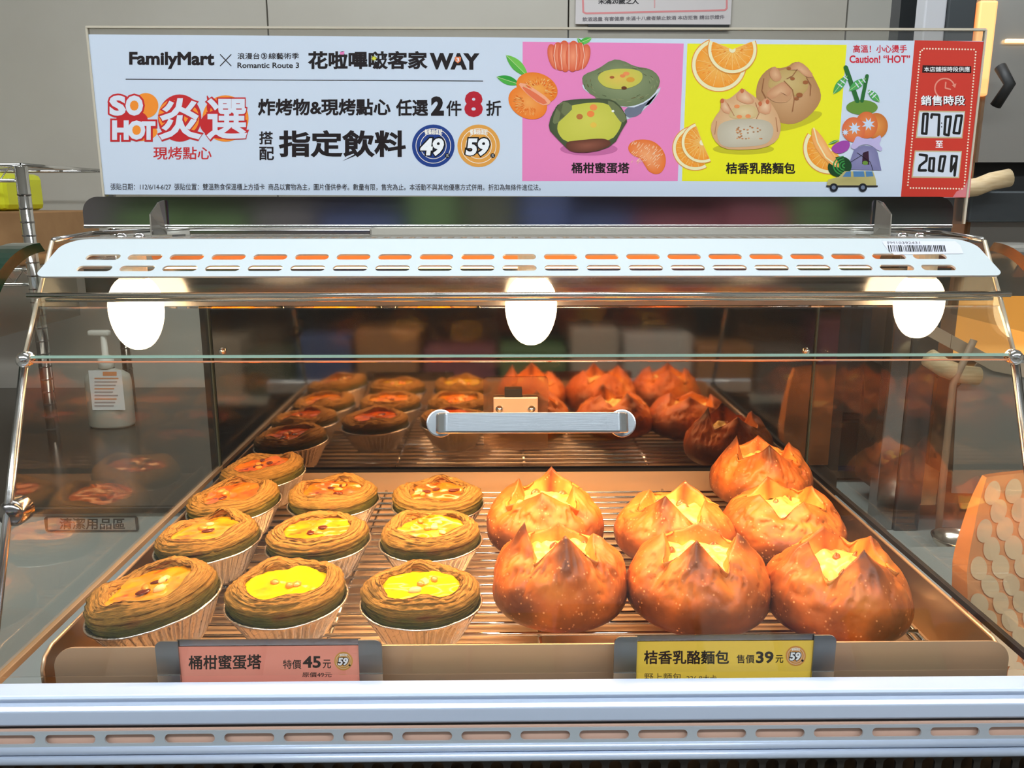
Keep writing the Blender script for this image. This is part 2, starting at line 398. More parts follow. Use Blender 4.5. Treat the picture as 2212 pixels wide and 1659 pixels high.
# side panes with bright front edge
for sg in (-1, 1):
    x = .2995*sg
    MB().prism([(.4262, -.262), (.499, -.0925), (.521, -.060), (.546, -.027), (.815, -.027), (.815, -.268), (.43, -.268)], x-.001, x+.001).build('side_glass', glass_s, case)
    e = [(.4262, -.262), (.499, -.0925), (.521, -.060), (.546, -.0255)]
    tb = MB()
    for p, q in zip(e[1:], e[2:]): tb.tube([(x+.002*sg, p[0], p[1]), (x+.002*sg, q[0], q[1])], .0013, 8)
    tb.build('glass_edge_trim', mat('cream_metal_edge', pc(224, 210, 184), .3, .5), case, smooth=True)
    MB().tube([(x+.002*sg, .4262, -.262), (x+.002*sg, .4985, -.0945)], .0026, 8).build('front_post', steel, case, smooth=True)
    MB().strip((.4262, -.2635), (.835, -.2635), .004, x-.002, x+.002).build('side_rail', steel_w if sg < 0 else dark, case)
    MB().lathe([(0, .004), (.0035, .0035), (.0048, .0), (.0048, -.004)], 16, (x+.001*sg, .4965, -.0935), 'Y', fn=lambda a, b, c_, t_, i_: (a, b, -c_)).build('hinge_bolt', chrome, case, smooth=True)
    if sg < 0: MB().lathe([(0, -.010), (.006, -.0095), (.0082, -.005), (.0082, .004)], 24, (-.3005, .4700, -.1790), 'Y').build('lock_knob', steel_d, case, smooth=True)
    # rear corner post of glass edge
    MB().box(x-.0006, x+.0006, .812, .818, -.266, -.03).build('glass_rear_edge', mat('dim_glass_edge', pc(74, 84, 76), .3), case)
    # curved outer corner trim
    arc = []
    for i in range(15):
        a_ = math.radians(95-100*i/14); arc.append((.585-.115*math.sin(math.pi/2-a_) if False else .60-.075*math.cos(math.radians(8+82*(1-i/14)))*1.0-.02, -.028-.06*(1-math.sin(math.radians(8+82*(1-i/14))))))
    outer = arc; inner = [(y+.006, z-.006) for y, z in arc]
    xx = .337*sg
    MB().prism(outer+inner[::-1], xx-.009, xx+.009).build('curved_end_trim', green_p if sg < 0 else steel, case)
    MB().prism(inner+[(inner[-1][0]+.05, inner[-1][1]), (.64, inner[-1][1]), (.64, inner[0][1])], xx-.001, xx+.001).build('end_glass', glass_s, case)
    MB().tube([(.3005*sg, .546, -.0245), (.302*sg, .60, -.0225), (.302*sg, .60, -.0225), (.255*sg, .80, -.0215)], .0017, 8).build('top_edge_rod', steel, case, smooth=True)
# mirror door at the back
mb_ = MB().box(-.2975, .3225, .8150, .8180, -.2655, -.028).build('mirror_door', mirror, case)
MB().box(-.31, .335, .819, .823, -.30, -.028).build('back_panel', dark, case)
for px in (480, 1742):
    c_ = PY(px, 759, .8135); MB().lathe([(0, -.003), (.0026, -.0025), (.0036, 0), (.0036, .002)], 14, tuple(c_), 'Y').build('panel_screw', chrome, mb_, smooth=True, local=True)
# acrylic plate with steel catch on the mirror door
p0 = PY(1045, 972, .812); p1 = PY(1185, 815, .812)
cp = MB().plate(rrect(p0.x, p1.x, p0.z, p1.z, .004), .0015, .8115).build('catch_plate', glass_mat('catch_acrylic', (.90, .84, .76), .5, .1, haze=.05, hazecol=(.9, .6, .4)), case)
a = PY(1066, 930, .81); b = PY(1162, 857, .81)
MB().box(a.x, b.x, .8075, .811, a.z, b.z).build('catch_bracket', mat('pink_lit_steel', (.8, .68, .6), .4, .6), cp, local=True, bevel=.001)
a = PY(1090, 857, .81); b = PY(1128, 840, .81)
MB().box(a.x, b.x, .808, .811, a.z, b.z).build('catch_slot', black, cp, local=True)
for px in (1079, 1148):
    c_ = PY(px, 884, .807); MB().lathe([(0, -.003), (.003, -.002), (.0042, .0005)], 16, tuple(c_), 'Y').build('catch_screw', chrome, cp, smooth=True, local=True)
# three bulbs
for px, py_ in ((297, 755), (1147, 745), (1981, 730)):
    q = PY(px, 690, .553); bot = PY(px, py_, .553).z; top_z = -.0475; r_ = .0172 if px < 1900 else .0157
    H = top_z-bot; prof = []
    for i in range(17):
        s_ = i/16; ph = math.pi*s_
        prof.append((r_*math.sin(ph)**.85*(1+.10*math.cos(ph)) if 0 < i < 16 else .0003, top_z-.002-H*(1-math.cos(ph))/2*1.0+.002))
    lb = MB().lathe(prof, 28, (q.x, .553, 0)).build('lamp_bulb', mat('glowing_bulb', (1, .95, .85), .4, emit=BULB_C, estr=BULB_E), case, smooth=True)
    MB().tube([(q.x, .553, -.052), (q.x, .553, -.034)], .009, 16).build('lamp_socket', white_pl, lb, local=True)
# sign rail on the hood
rl = PY(182, 489, .594); rr = PY(2056, 490, .594); zt = PY(1100, 425, .594).z; zb = -.0175
poly = rrect(rl.x, rr.x, zb, zt, .011, 8, (0, 0, 1, 1))
rail = MB().plate(poly, .0012, .594).build('sign_rail', mat('mirror_sign_rail', (.50, .47, .46), .10, 1, nscale=6, rvar=.03, stretch=(1, 1, 50)), case)
MB().box(rl.x, rr.x, .5925, .606, zb-.0012, zb+.0012).build('rail_lip', steel, rail, local=True, bevel=.0005)
for px, bend in ((322, 1), (1928, -1)):
    c_ = PY(px, 500, .575); x = c_.x
    br = MB(); th = .0012
    pts = [(.593, -.0006), (.583, -.004), (.583, -.0235), (.596, -.0235)]
    br.add([(x, .578, -.0235), (x+.005*bend, .592, -.0235), (x+.005*bend, .592, .0005), (x+.0035*bend, .586, -.001), (x, .579, -.009)], [(0, 1, 2, 3, 4)])
    br.add([(x, .578, -.0232), (x+.014*bend, .578, -.0232), (x+.018*bend, .592, -.0232), (x+.004*bend, .592, -.0232)], [(0, 1, 2, 3)])
    br.build('rail_bracket', chrome, rail, local=True, solid=.0012)
    sx_ = PY(px-22*bend, 498, .58)
    for dx in (0, -.012*bend):
        MB().lathe([(.0001, .0022), (.0025, .0020), (.0038, .0006), (.0040, 0)], 16, (sx_.x+dx, .580, -.0238)).build('rail_screw', chrome, rail, smooth=True, local=True)
q0 = PY(410, 498, .585); q1 = PY(800, 498, .585)
MB().box(q0.x, q1.x, .584, .592, -.0232, -.0195).build('steel_slat', steel_d, rail, local=True, bevel=.0005)
# barcode sticker on the hood front
def face(px, py_):        # point on the sloping hood front
    d = ray(px, py_); nn = Vector((0, -(N1.z-N0.z), N1.y-N0.y)).normalized(); o_ = Vector((CAMX, 0, 0))
    k = (N0-o_).dot(nn)/d.dot(nn); return o_+d*k+nn*.0009
st = MB()
P = [face(1903, 523), face(2062, 523), face(2073, 532), face(2080, 550), face(1930, 552), face(1915, 540)]
st.add(P, [tuple(range(6))], pc(206, 206, 216))
lift = Vector((0, -.0001, .0001)); random.seed(5)
x = 1916
while x < 2040:
    w_ = random.choice((1, 1.4, 2.2, 3.0))
    s1 = (x-1916)*.02
    st.add([face(x+0, 532)+lift, face(x+w_, 532)+lift, face(x+w_+3, 546)+lift, face(x+3, 546)+lift], [(0, 3, 2, 1)], (.01, .01, .01)); x += w_+random.choice((1.2, 2, 2.8))
text_into(st, 'FM10392431', [face(1915, 524)+lift, face(1985, 524)+lift, face(1986, 529.5)+lift, face(1917, 529.5)+lift], pc(110, 108, 110))
st.build('barcode_sticker', INK, case)

# ------------------------------------------------------------------ tray and wire rack
tray = thing('baking_tray', 'shallow stainless steel tray under the tarts and buns', 'tray', (0, .63, -.304))
MB().box(-.286, .288, .450, .808, -.3035, -.3025).build('tray_floor', steel_w, tray)
MB().plate(rrect(-.277, .289, -.3025, -.2555, .013, 8, (0, 0, 1, 1)), .0012, .4465).build('front_wall', steel_w, tray)
MB().box(-.286, .288, .806, .8075, -.3025, -.2690).build('back_wall', steel_w, tray)
for sg, xx in ((-1, -.286), (1, .288)):
    P = [(.450, -.3025), (.4485, -.275), (.453, -.266), (.462, -.2625), (.806, -.2625), (.806, -.3025)]
    wl = MB().prism(P, xx-.0006, xx+.0006).build('side_wall', mat('browned_tray_steel', (.36, .26, .17), .32, 1, nscale=10, rvar=.1), tray)
    MB().strip((.450, -.268), (.806, -.2625), .0018, xx-.0015+.0*sg, xx+.0015).build('rolled_edge', steel_w, wl, local=True) if False else MB().tube([(xx, .4495, -.280), (xx, .4495, -.2715), (xx, .4535, -.2652), (xx, .462, -.2622), (xx, .806, -.2622)], .0012, 8).build('rolled_edge', steel_w, wl, local=True, smooth=True)
rack = thing('wire_rack', 'chrome wire cooling rack lying in the steel tray', 'rack', (0, .64, -.2925))
y = .4825; i = 0
rx0, rx1 = -.270, .268
while y < .803:
    MB().tube([(rx0, y, -.2848), (rx1, y, -.2848)], .0014, 8).build('rod', chrome, rack, smooth=True); y += .0146; i += 1
for x in (-.262, -.130, .012, .150, .262):
    MB().tube([(x, .478, -.2875), (x, .803, -.2875)], .0015, 8).build('cross_rod', chrome, rack, smooth=True)
MB().tube([(rx0, .480, -.2875), (rx0, .803, -.2875)], .0018, 8).build('frame_rod', chrome, rack, smooth=True)
MB().tube([(rx1, .480, -.2875), (rx1, .803, -.2875)], .0018, 8).build('frame_rod', chrome, rack, smooth=True)
for x in (-.25, .25):
    for y in (.50, .78): MB().tube([(x, y, -.2875), (x, y, -.3022)], .0018, 8).build('foot', chrome, rack, smooth=True)

# ------------------------------------------------------------------ egg tarts
def tart_pastry_mat():
    m = bpy.data.materials.new('green_puff_pastry'); m.use_nodes = True; nt = m.node_tree; N = nt.nodes; L = nt.links
    b = N['Principled BSDF']; b.inputs['Roughness'].default_value = .55; b.inputs['Specular IOR Level'].default_value = .35
    at = N.new('ShaderNodeAttribute'); at.attribute_name = 'bake'
    lay = N.new('ShaderNodeAttribute'); lay.attribute_name = 'layer'
    ang = N.new('ShaderNodeTexCoord')
    cb = N.new('ShaderNodeCombineXYZ'); sp = N.new('ShaderNodeSeparateXYZ'); L.new(ang.outputs['Object'], sp.inputs[0])
    m1 = N.new('ShaderNodeMath'); m1.operation = 'MULTIPLY'; m1.inputs[1].default_value = 2.2
    L.new(lay.outputs['Fac'], m1.inputs[0]); L.new(m1.outputs[0], cb.inputs[2])
    mx = N.new('ShaderNodeMath'); mx.operation = 'MULTIPLY'; mx.inputs[1].default_value = 22
    my = N.new('ShaderNodeMath'); my.operation = 'MULTIPLY'; my.inputs[1].default_value = 22
    L.new(sp.outputs[0], mx.inputs[0]); L.new(sp.outputs[1], my.inputs[0]); L.new(mx.outputs[0], cb.inputs[0]); L.new(my.outputs[0], cb.inputs[1])
    n = N.new('ShaderNodeTexNoise'); n.inputs['Scale'].default_value = 9; n.inputs['Detail'].default_value = 7; n.inputs['Roughness'].default_value = .65
    L.new(cb.outputs[0], n.inputs['Vector'])
    n2 = N.new('ShaderNodeTexNoise'); n2.inputs['Scale'].default_value = 70; n2.inputs['Detail'].default_value = 4; L.new(ang.outputs['Object'], n2.inputs['Vector'])
    ad = N.new('ShaderNodeMath'); ad.operation = 'MULTIPLY_ADD'; ad.inputs[1].default_value = .55; L.new(n2.outputs['Fac'], ad.inputs[0]); L.new(at.outputs['Fac'], ad.inputs[2])
    r = N.new('ShaderNodeValToRGB'); e = r.color_ramp.elements
    e[0].position = .12; e[0].color = (*pc(88, 96, 34), 1); e[1].position = 1.25 if False else 1.0; e[1].color = (*pc(224, 168, 84), 1)
    for p_, c_ in ((.38, pc(134, 122, 50)), (.62, pc(190, 146, 68))):
        q = e.new(p_); q.color = (*c_, 1)
    L.new(ad.outputs[0], r.inputs[0])
    mr = N.new('ShaderNodeMapRange'); mr.inputs['From Min'].default_value = .3; mr.inputs['From Max'].default_value = .62; mr.inputs['To Min'].default_value = .42; mr.inputs['To Max'].default_value = 1.2
    L.new(n.outputs['Fac'], mr.inputs['Value'])
    mm = N.new('ShaderNodeVectorMath'); mm.operation = 'SCALE'; L.new(r.outputs[0], mm.inputs[0]); L.new(mr.outputs[0], mm.inputs['Scale'])
    n4 = N.new('ShaderNodeTexNoise'); n4.inputs['Scale'].default_value = 45; L.new(ang.outputs['Object'], n4.inputs['Vector'])
    r4 = N.new('ShaderNodeMapRange'); r4.inputs['From Min'].default_value = .64; r4.inputs['From Max'].default_value = .78; L.new(n4.outputs['Fac'], r4.inputs['Value'])
    mxx = N.new('ShaderNodeMixRGB'); mxx.blend_type = 'MIX'; L.new(r4.outputs[0], mxx.inputs[0]); L.new(mm.outputs[0], mxx.inputs[1]); mxx.inputs[2].default_value = (*pc(150, 84, 40), 1)
    L.new(mxx.outputs[0], b.inputs['Base Color'])
    bp = N.new('ShaderNodeBump'); bp.inputs['Strength'].default_value = 1; bp.inputs['Distance'].default_value = .0022; L.new(n.outputs['Fac'], bp.inputs['Height']); L.new(bp.outputs[0], b.inputs['Normal'])
    return m
PASTRY = tart_pastry_mat()
def custard_mat(name, c1, c2, c3):
    m = mat(name, c1, .12, coat=1.0, nscale=55, col2=c2, bump=.25, bscale=120, clamp=(.42, .60))
    nt = m.node_tree; N = nt.nodes; L = nt.links; b = N['Principled BSDF']
    src = b.inputs['Base Color'].links[0].from_socket
    t = N.new('ShaderNodeTexCoord'); n = N.new('ShaderNodeTexNoise'); n.inputs['Scale'].default_value = 75; L.new(t.outputs['Object'], n.inputs[0])
    r = N.new('ShaderNodeMapRange'); r.inputs['From Min'].default_value = .60; r.inputs['From Max'].default_value = .70; L.new(n.outputs['Fac'], r.inputs['Value'])
    x = N.new('ShaderNodeMixRGB'); L.new(r.outputs[0], x.inputs[0]); L.new(src, x.inputs[1]); x.inputs[2].default_value = (*c3, 1); L.new(x.outputs[0], b.inputs['Base Color'])
    return m
CUST = [custard_mat('bright_custard', pc(255, 214, 20), pc(255, 190, 10), pc(255, 170, 30)),
        custard_mat('golden_custard', pc(255, 176, 20), pc(252, 140, 20), pc(220, 90, 20)),
        custard_mat('orange_custard', pc(250, 140, 30), pc(236, 100, 30), pc(120, 40, 16))]
PEEL = [mat('baked_peel', pc(244, 150, 60), .3, coat=.6), mat('pale_nut', pc(246, 214, 140), .4, coat=.4), mat('dark_caramel_spot', pc(96, 34, 14), .3, coat=.6)]
def tart(loc, tilt, seed, label, cust, bites, rot=0, scale=1.0, tops=(.0,)*4):
    rnd = random.Random(seed)
    t = thing('egg_tart', label, 'egg tart', loc, (tilt[0], tilt[1], 0), group='egg tarts on the wire rack'); t.scale = (scale,)*3
    # fluted foil cup
    prof = [(.0005, .0010), (.020, .0008), (.0232, .0006), (.0242, .0016)]
    for i in range(1, 10): prof.append((.0242+(.0385-.0242)*i/9, .0016+.0252*i/9))
    prof += [(.0390, .0276), (.0398, .0281), (.0406, .0276), (.0405, .0266), (.0396, .0262)]
    def fl(x, y, z, th, i):
        k = 0
        if 3 <= i <= 12: k = .0015*math.sin(44*th)*min(1, (i-2)/3)+.0004*noise.noise(Vector((math.cos(th)*9, math.sin(th)*9, z*180+seed)))
        rr = math.hypot(x, y) or 1e-6; q = (rr+k)/rr
        return (x*q, y*q, z+.0006*noise.noise(Vector((math.cos(th)*2, math.sin(th)*2, seed)))*(i > 11))
    MB().lathe(prof, 208, fn=fl).build('foil_cup', foil, t, local=True, smooth=True)
    # pastry
    NR, NT = 52, 120; ph0 = rnd.random()*6; cr = [rnd.uniform(.6, 1.2) for _ in range(4)]
    key = [(.0330, .0215), (.0372, .0268), (.0384, .0310), (.0380, .0345), (.0362, .0378), (.0330, .0402), (.0295, .0416), (.0272, .0418), (.0254, .0406), (.0246, .0385), (.0242, .0360)]
    vs = []; bake = []; layr = []
    rs = [rnd.uniform(-1, 1) for _ in range(NR+1)]
    for i in range(NR+1):
        s_ = i/NR*(len(key)-1); k = min(int(s_), len(key)-2); f = s_-k; f = f*f*(3-2*f)*.5+f*.5
        r = key[k][0]*(1-f)+key[k+1][0]*f; z = key[k][1]*(1-f)+key[k+1][1]*f; fr = i/NR
        for j in range(NT):
            th = 2*math.pi*j/NT
            q = 0
            for m_ in range(4):
                d = (th-ph0-m_*math.pi/2-.15*cr[m_]+math.pi) % (2*math.pi)-math.pi
                q += cr[m_]*math.exp(-(d/.42)**2)
            lump = noise.noise(Vector((math.cos(th)*1.6, math.sin(th)*1.6, seed*3.1+fr*1.2)))
            fine = noise.noise(Vector((math.cos(th)*7, math.sin(th)*7, seed+fr*38)))
            up = max(0, (fr-.25)/.75)**.8*(1 if fr < .85 else (1-fr)/.15*.6+.4)
            rr = r*(1+.018*lump)+fine*.0011+.0006*rs[i]*(.2 < fr < .9)+.0014*q*(.3 < fr < .7)
            if fr > .66: rr += (.0024*math.cos(2*(th-ph0))+.0045*lump+.0012*fine)*(fr-.66)/.34
            zz = z+up*(.0058*(q-.45)+.0048*lump)+fine*.0011
            vs.append((rr*math.cos(th), rr*math.sin(th), zz))
            bake.append(max(0, min(1, (fr-.10)*1.9+.10*lump-.12)) if fr < .8 else .62+.1*lump); layr.append(fr*8+seed)
    fs = []
    for i in range(NR):
        for j in range(NT):
            j2 = (j+1) % NT; fs.append((i*NT+j, i*NT+j2, (i+1)*NT+j2, (i+1)*NT+j))
    m = MB(); m.add(vs, fs); m.a = {'bake': bake, 'layer': layr}; m.build('pastry_shell', PASTRY, t, local=True, smooth=True)
    # custard
    vs = [(0, 0, .0378)]; fs = []; NR2 = 10
    for i in range(1, NR2+1):
        for j in range(60):
            th = 2*math.pi*j/60; r = .0275*i/NR2
            vs.append((r*math.cos(th), r*math.sin(th), .0378+.0012*noise.noise(Vector((math.cos(th)*r*90, math.sin(th)*r*90, seed)))+.0006*(i/NR2)**2))
    for j in range(60): fs.append((0, 1+j, 1+(j+1) % 60))
    for i in range(NR2-1):
        for j in range(60):
            j2 = (j+1) % 60; fs.append((1+i*60+j, 1+i*60+60+j, 1+i*60+60+j2, 1+i*60+j2))
    MB().add(vs, fs).build('custard', CUST[cust], t, local=True, smooth=True)
    for b_ in range(bites):
        th = rnd.random()*6.28; r = rnd.uniform(.002, .017); cx, cy_ = r*math.cos(th), r*math.sin(th); kind = rnd.choice((0, 0, 1) if cust == 0 else (0, 2, 1) if cust == 1 else (0, 2, 2))
        vs = []; fs = []; sx_, sy_, sz_ = rnd.uniform(.0028, .0048), rnd.uniform(.0020, .0034), rnd.uniform(.0014, .0022)
        if kind == 2: sz_ = .0008; sx_ *= 1.2
        ro = rnd.random()*3; m = MB()
        pf = [(max(.00001, math.sin(math.pi*i/8)), -math.cos(math.pi*i/8)) for i in range(9)]
        def fb(x, y, z, th_, i):
            k = 1+.22*noise.noise(Vector((x*2+seed, y*2, z*2+b_))); X, Yv = x*sx_*k, y*sy_*k
            return (X*math.cos(ro)-Yv*math.sin(ro), X*math.sin(ro)+Yv*math.cos(ro), z*sz_*k)
        m.lathe(pf, 14, (cx, cy_, .0388), fn=fb).build(('peel_piece', 'nut_piece', 'caramel_spot')[kind], PEEL[kind], t, local=True, smooth=True)
    return t
def rim(px, py_): return PZ(px, py_, -.2555)
tl = [  # px, py of the rim centre, tilt x, tilt y, custard, toppings, label
    (338, 1304, .02, -.17, 1, 5, 'large egg tart with orange custard at the front left corner of the rack, cup tilted'),
    (622, 1288, .03, -.02, 0, 3, 'egg tart with bright yellow custard, second from left in the front row'),
    (910, 1297, -.02, .0, 0, 4, 'egg tart with yellow custard and nut pieces, front row beside the buns'),
    (457, 1172, .0, -.09, 1, 3, 'egg tart with orange-yellow custard, left end of the second row'),
    (691, 1170, .0, -.04, 1, 4, 'egg tart with a browned rim, middle tart of the second row'),
    (932, 1166, .0, -.02, 1, 6, 'egg tart with browned peel pieces, second row next to the buns'),
    (514, 1089, .04, -.10, 2, 3, 'egg tart with split custard and red-orange filling, left end of the third row'),
    (723, 1082, .0, -.03, 2, 6, 'egg tart with dark scorched custard, middle of the third row'),
    (946, 1087, .0, .0, 2, 4, 'egg tart with domed pastry, third row beside the rear bun'),
    (575, 1026, .02, -.10, 2, 5, 'rearmost egg tart, alone behind the left column'),
]
for i, (px, py_, tx, ty, cu_, nb, lb) in enumerate(tl):
    p = rim(px, py_)+Vector((.004 if i == 0 else 0, 0, 0))
    tart((p.x, p.y, -.2834), (tx, ty), i*7+3, lb, cu_, nb, scale=1.06 if i == 0 else .99)

# ------------------------------------------------------------------ cheese buns
def crust_mat():
    m = bpy.data.materials.new('golden_bun_crust'); m.use_nodes = True; nt = m.node_tree; N = nt.nodes; L = nt.links
    b = N['Principled BSDF']; b.inputs['Roughness'].default_value = .42; b.inputs['Specular IOR Level'].default_value = .4
    at = N.new('ShaderNodeAttribute'); at.attribute_name = 'bake'; tc = N.new('ShaderNodeTexCoord')
    n = N.new('ShaderNodeTexNoise'); n.inputs['Scale'].default_value = 34; n.inputs['Detail'].default_value = 5; L.new(tc.outputs['Object'], n.inputs[0])
    ad0 = N.new('ShaderNodeMath'); ad0.operation = 'MULTIPLY_ADD'; ad0.inputs[1].default_value = 1.0; ad0.inputs[2].default_value = -.24; L.new(n.outputs['Fac'], ad0.inputs[0])
    ad = N.new('ShaderNodeMath'); ad.operation = 'ADD'; L.new(ad0.outputs[0], ad.inputs[0]); L.new(at.outputs['Fac'], ad.inputs[1])
    r = N.new('ShaderNodeValToRGB'); e = r.color_ramp.elements
    e[0].position = .10; e[0].color = (*pc(250, 190, 96), 1); e[1].position = 1; e[1].color = (*pc(84, 46, 26), 1)
    for p_, c_ in ((.28, pc(226, 138, 58)), (.50, pc(198, 106, 44)), (.74, pc(132, 74, 38))):
        q = e.new(p_); q.color = (*c_, 1)
    L.new(ad.outputs[0], r.inputs[0])
    # fine pale blisters
    v = N.new('ShaderNodeTexVoronoi'); v.inputs['Scale'].default_value = 330; L.new(tc.outputs['Object'], v.inputs[0])
    mr = N.new('ShaderNodeMapRange'); mr.inputs['From Min'].default_value = .16; mr.inputs['From Max'].default_value = .28; mr.inputs['To Min'].default_value = .8; mr.inputs['To Max'].default_value = 0
    L.new(v.outputs['Distance'], mr.inputs['Value'])
    nb = N.new('ShaderNodeTexNoise'); nb.inputs['Scale'].default_value = 110; L.new(tc.outputs['Object'], nb.inputs[0])
    mr2 = N.new('ShaderNodeMapRange'); mr2.inputs['From Min'].default_value = .5; mr2.inputs['From Max'].default_value = .62; L.new(nb.outputs['Fac'], mr2.inputs['Value'])
    mu = N.new('ShaderNodeMath'); mu.operation = 'MULTIPLY'; L.new(mr.outputs[0], mu.inputs[0]); L.new(mr2.outputs[0], mu.inputs[1])
    x = N.new('ShaderNodeMixRGB'); L.new(mu.outputs[0], x.inputs[0]); L.new(r.outputs[0], x.inputs[1]); x.inputs[2].default_value = (*pc(244, 172, 112), 1)
    L.new(x.outputs[0], b.inputs['Base Color'])
    bp = N.new('ShaderNodeBump'); bp.inputs['Strength'].default_value = .5; bp.inputs['Distance'].default_value = .0012; L.new(nb.outputs['Fac'], bp.inputs['Height']); L.new(bp.outputs[0], b.inputs['Normal'])
    return m
CRUST = crust_mat()
CHEESE = mat('melted_cheese_filling', pc(255, 226, 120), .4, nscale=60, col2=pc(240, 160, 70), bump=.5, bscale=110, clamp=(.5, .68), coat=.3)
def bun(loc, R, Hh, seed, label, rot, wid=1.0, tipk=1.0):
    rnd = random.Random(seed)
    t = thing('cheese_bun', label, 'bun', loc, (0, 0, rot), group='cheese buns on the wire rack')
    cuts = [k*math.pi/2+rnd.uniform(-.18, .18) for k in range(4)]
    vw = [rnd.uniform(.17, .26) for _ in range(4)]; vd = [rnd.uniform(.65, 1.05) for _ in range(4)]
    th_tip = [rnd.uniform(.45, 1.25)*tipk for _ in range(4)]
    NT, NR = 160, 60
    def val(th):
        v = 0
        for c_, w_, d_ in zip(cuts, vw, vd):
            d = (th-c_+math.pi) % (2*math.pi)-math.pi; v = max(v, d_*math.exp(-abs(d/w_)**1.5))
        return v
    def tip(th):
        q = 0
        for k in range(4):
            a, b = cuts[k], cuts[(k+1) % 4]+(2*math.pi if k == 3 else 0); mid = (a+b)/2
            d = (th-mid+math.pi) % (2*math.pi)-math.pi; q = max(q, th_tip[k]*max(0, 1-abs(d)/.72)**1.5)
        return q
    cz = Hh*.40; vs = []; bk = []
    for i in range(NR+7):
        for j in range(NT):
            th = 2*math.pi*j/NT; v = val(th); q = tip(th)
            phr = .40+.42*v                        # polar angle of the rim
            s_ = min(1, i/NR); ph = math.pi-(math.pi-phr)*(s_**.92)
            r = R*math.sin(ph)**.80 if ph < math.pi-.001 else 0
            low = math.cos(ph) < 0
            z = cz+(Hh*.60 if not low else cz)*(math.copysign(abs(math.cos(ph))**(.95 if not low else .72), math.cos(ph)))
            near = max(0, (s_-.62)/.38)
            lump = noise.noise(Vector((math.cos(th)*1.3*math.sin(ph), math.sin(th)*1.3*math.sin(ph), seed*2.3+math.cos(ph)*1.3)))
            z += near**2.2*q*.0120*(Hh/.05); r += near**3*q*.0015
            r -= .0045*math.exp(-((th_:=(v))-1)**2*3)*near*(s_ < .999)+0
            lump2 = noise.noise(Vector((math.cos(th)*4.2*math.sin(ph), math.sin(th)*4.2*math.sin(ph), seed*1.3+math.cos(ph)*4)))
            r *= 1+(.05*lump+.012*lump2)*(1 if not low else .5)-.05*v*math.exp(-((ph-.95)/.35)**2)*(s_ < .999); z += (.0030*lump+.0016*lump2)*near; r += .0022*lump2*near
            cr_ = abs(noise.noise(Vector((math.cos(th)*9, math.sin(th)*9, seed+ph*2.2)))); r -= .0022*max(0, 1-cr_*7)*math.exp(-((ph-.95)/.45)**2)*(s_ < .999)
            if i > NR:                                   # torn inner lip going down
                k = (i-NR)/6; r -= k*(.0055+.001*lump); z -= k*(.010+.010*q)
            vs.append((r*math.cos(th)*wid, r*math.sin(th), max(0, z)))
            band = .52*max(0, min(1, (ph-1.15)/.65))-.16*max(0, min(1, (ph-2.2)/.4))
            tipb = max(0, q-.45)*near**2*.75
            bk.append(.21+band*(.75+.5*lump)+tipb+.10*lump-.20*v*near-(.12 if i > NR else 0))
    fs = []
    for i in range(NR+6):
        for j in range(NT):
            j2 = (j+1) % NT; fs.append((i*NT+j, i*NT+j2, (i+1)*NT+j2, (i+1)*NT+j))
    m = MB(); m.add(vs, fs); m.a = {'bake': bk}; m.build('crust', CRUST, t, local=True, smooth=True)
    vs = [(0, 0, 0)]; fs = []; K = 26; zt_ = Hh*.80
    for i in range(1, K+1):
        for j in range(80):
            th = 2*math.pi*j/80; ph = 1.12*i/K; r = R*.93*math.sin(ph)**.9; v = val(th)
            z = cz+Hh*.60*math.cos(ph)**1.0-.0050+.0050*noise.noise(Vector((r*math.cos(th)*120, r*math.sin(th)*120, seed)))-.004*(1-i/K)
            vs.append((r*math.cos(th)*wid, r*math.sin(th), z))
    vs[0] = (0, 0, vs[1][2])
    for j in range(80): fs.append((0, 1+j, 1+(j+1) % 80))
    for i in range(K-1):
        for j in range(80):
            j2 = (j+1) % 80; fs.append((1+i*80+j, 1+i*80+80+j, 1+i*80+80+j2, 1+i*80+j2))
    MB().add(vs, fs).build('cheese_filling', CHEESE, t, local=True, smooth=True)
    for b_ in range(4):
        th = rnd.random()*6.28; r = rnd.uniform(.1, .5)*R; sz = rnd.uniform(.0022, .004)
        z = cz+Hh*.6*math.cos(math.asin(min(.9, r/R)))-.0085
        pf = [(max(.00001, math.sin(math.pi*i/8)), -math.cos(math.pi*i/8)) for i in range(9)]
        MB().lathe(pf, 14, (r*math.cos(th)*wid, r*math.sin(th), z), fn=lambda x, y, zz, a_, i_: (x*sz*1.4, y*sz, zz*sz*(1+.3*math.sin(a_*3)))).build('candied_peel', mat('brown_candied_peel', pc(196, 104, 50), .35, coat=.3), t, local=True, smooth=True)
    return t
bl = [  # centre px, bottom px, width px, height, rot, seed, label
    (1214, 1362, 303, .0575, .78, 11, 'brown-bottomed cheese bun at the front left, beside the yellow egg tart'),
    (1527, 1372, 318, .0575, .45, 23, 'cheese bun in the middle of the front row, behind the yellow price card'),
    (1842, 1390, 318, .0560, .95, 37, 'cheese bun at the front right corner of the rack'),
    (1180, 1212, 262, .054, .60, 41, 'cheese bun behind the front left bun, next to the egg tarts'),
    (1468, 1226, 270, .0490, .20, 53, 'cheese bun with wide open cheesy top, middle of the second row'),
    (1704, 1215, 272, .0485, 1.05, 67, 'cheese bun against the right tray wall, between the front and the rear bun'),
    (1642, 1098, 222, .053, .70, 71, 'rearmost cheese bun on the right, touching the mirror door line'),
]
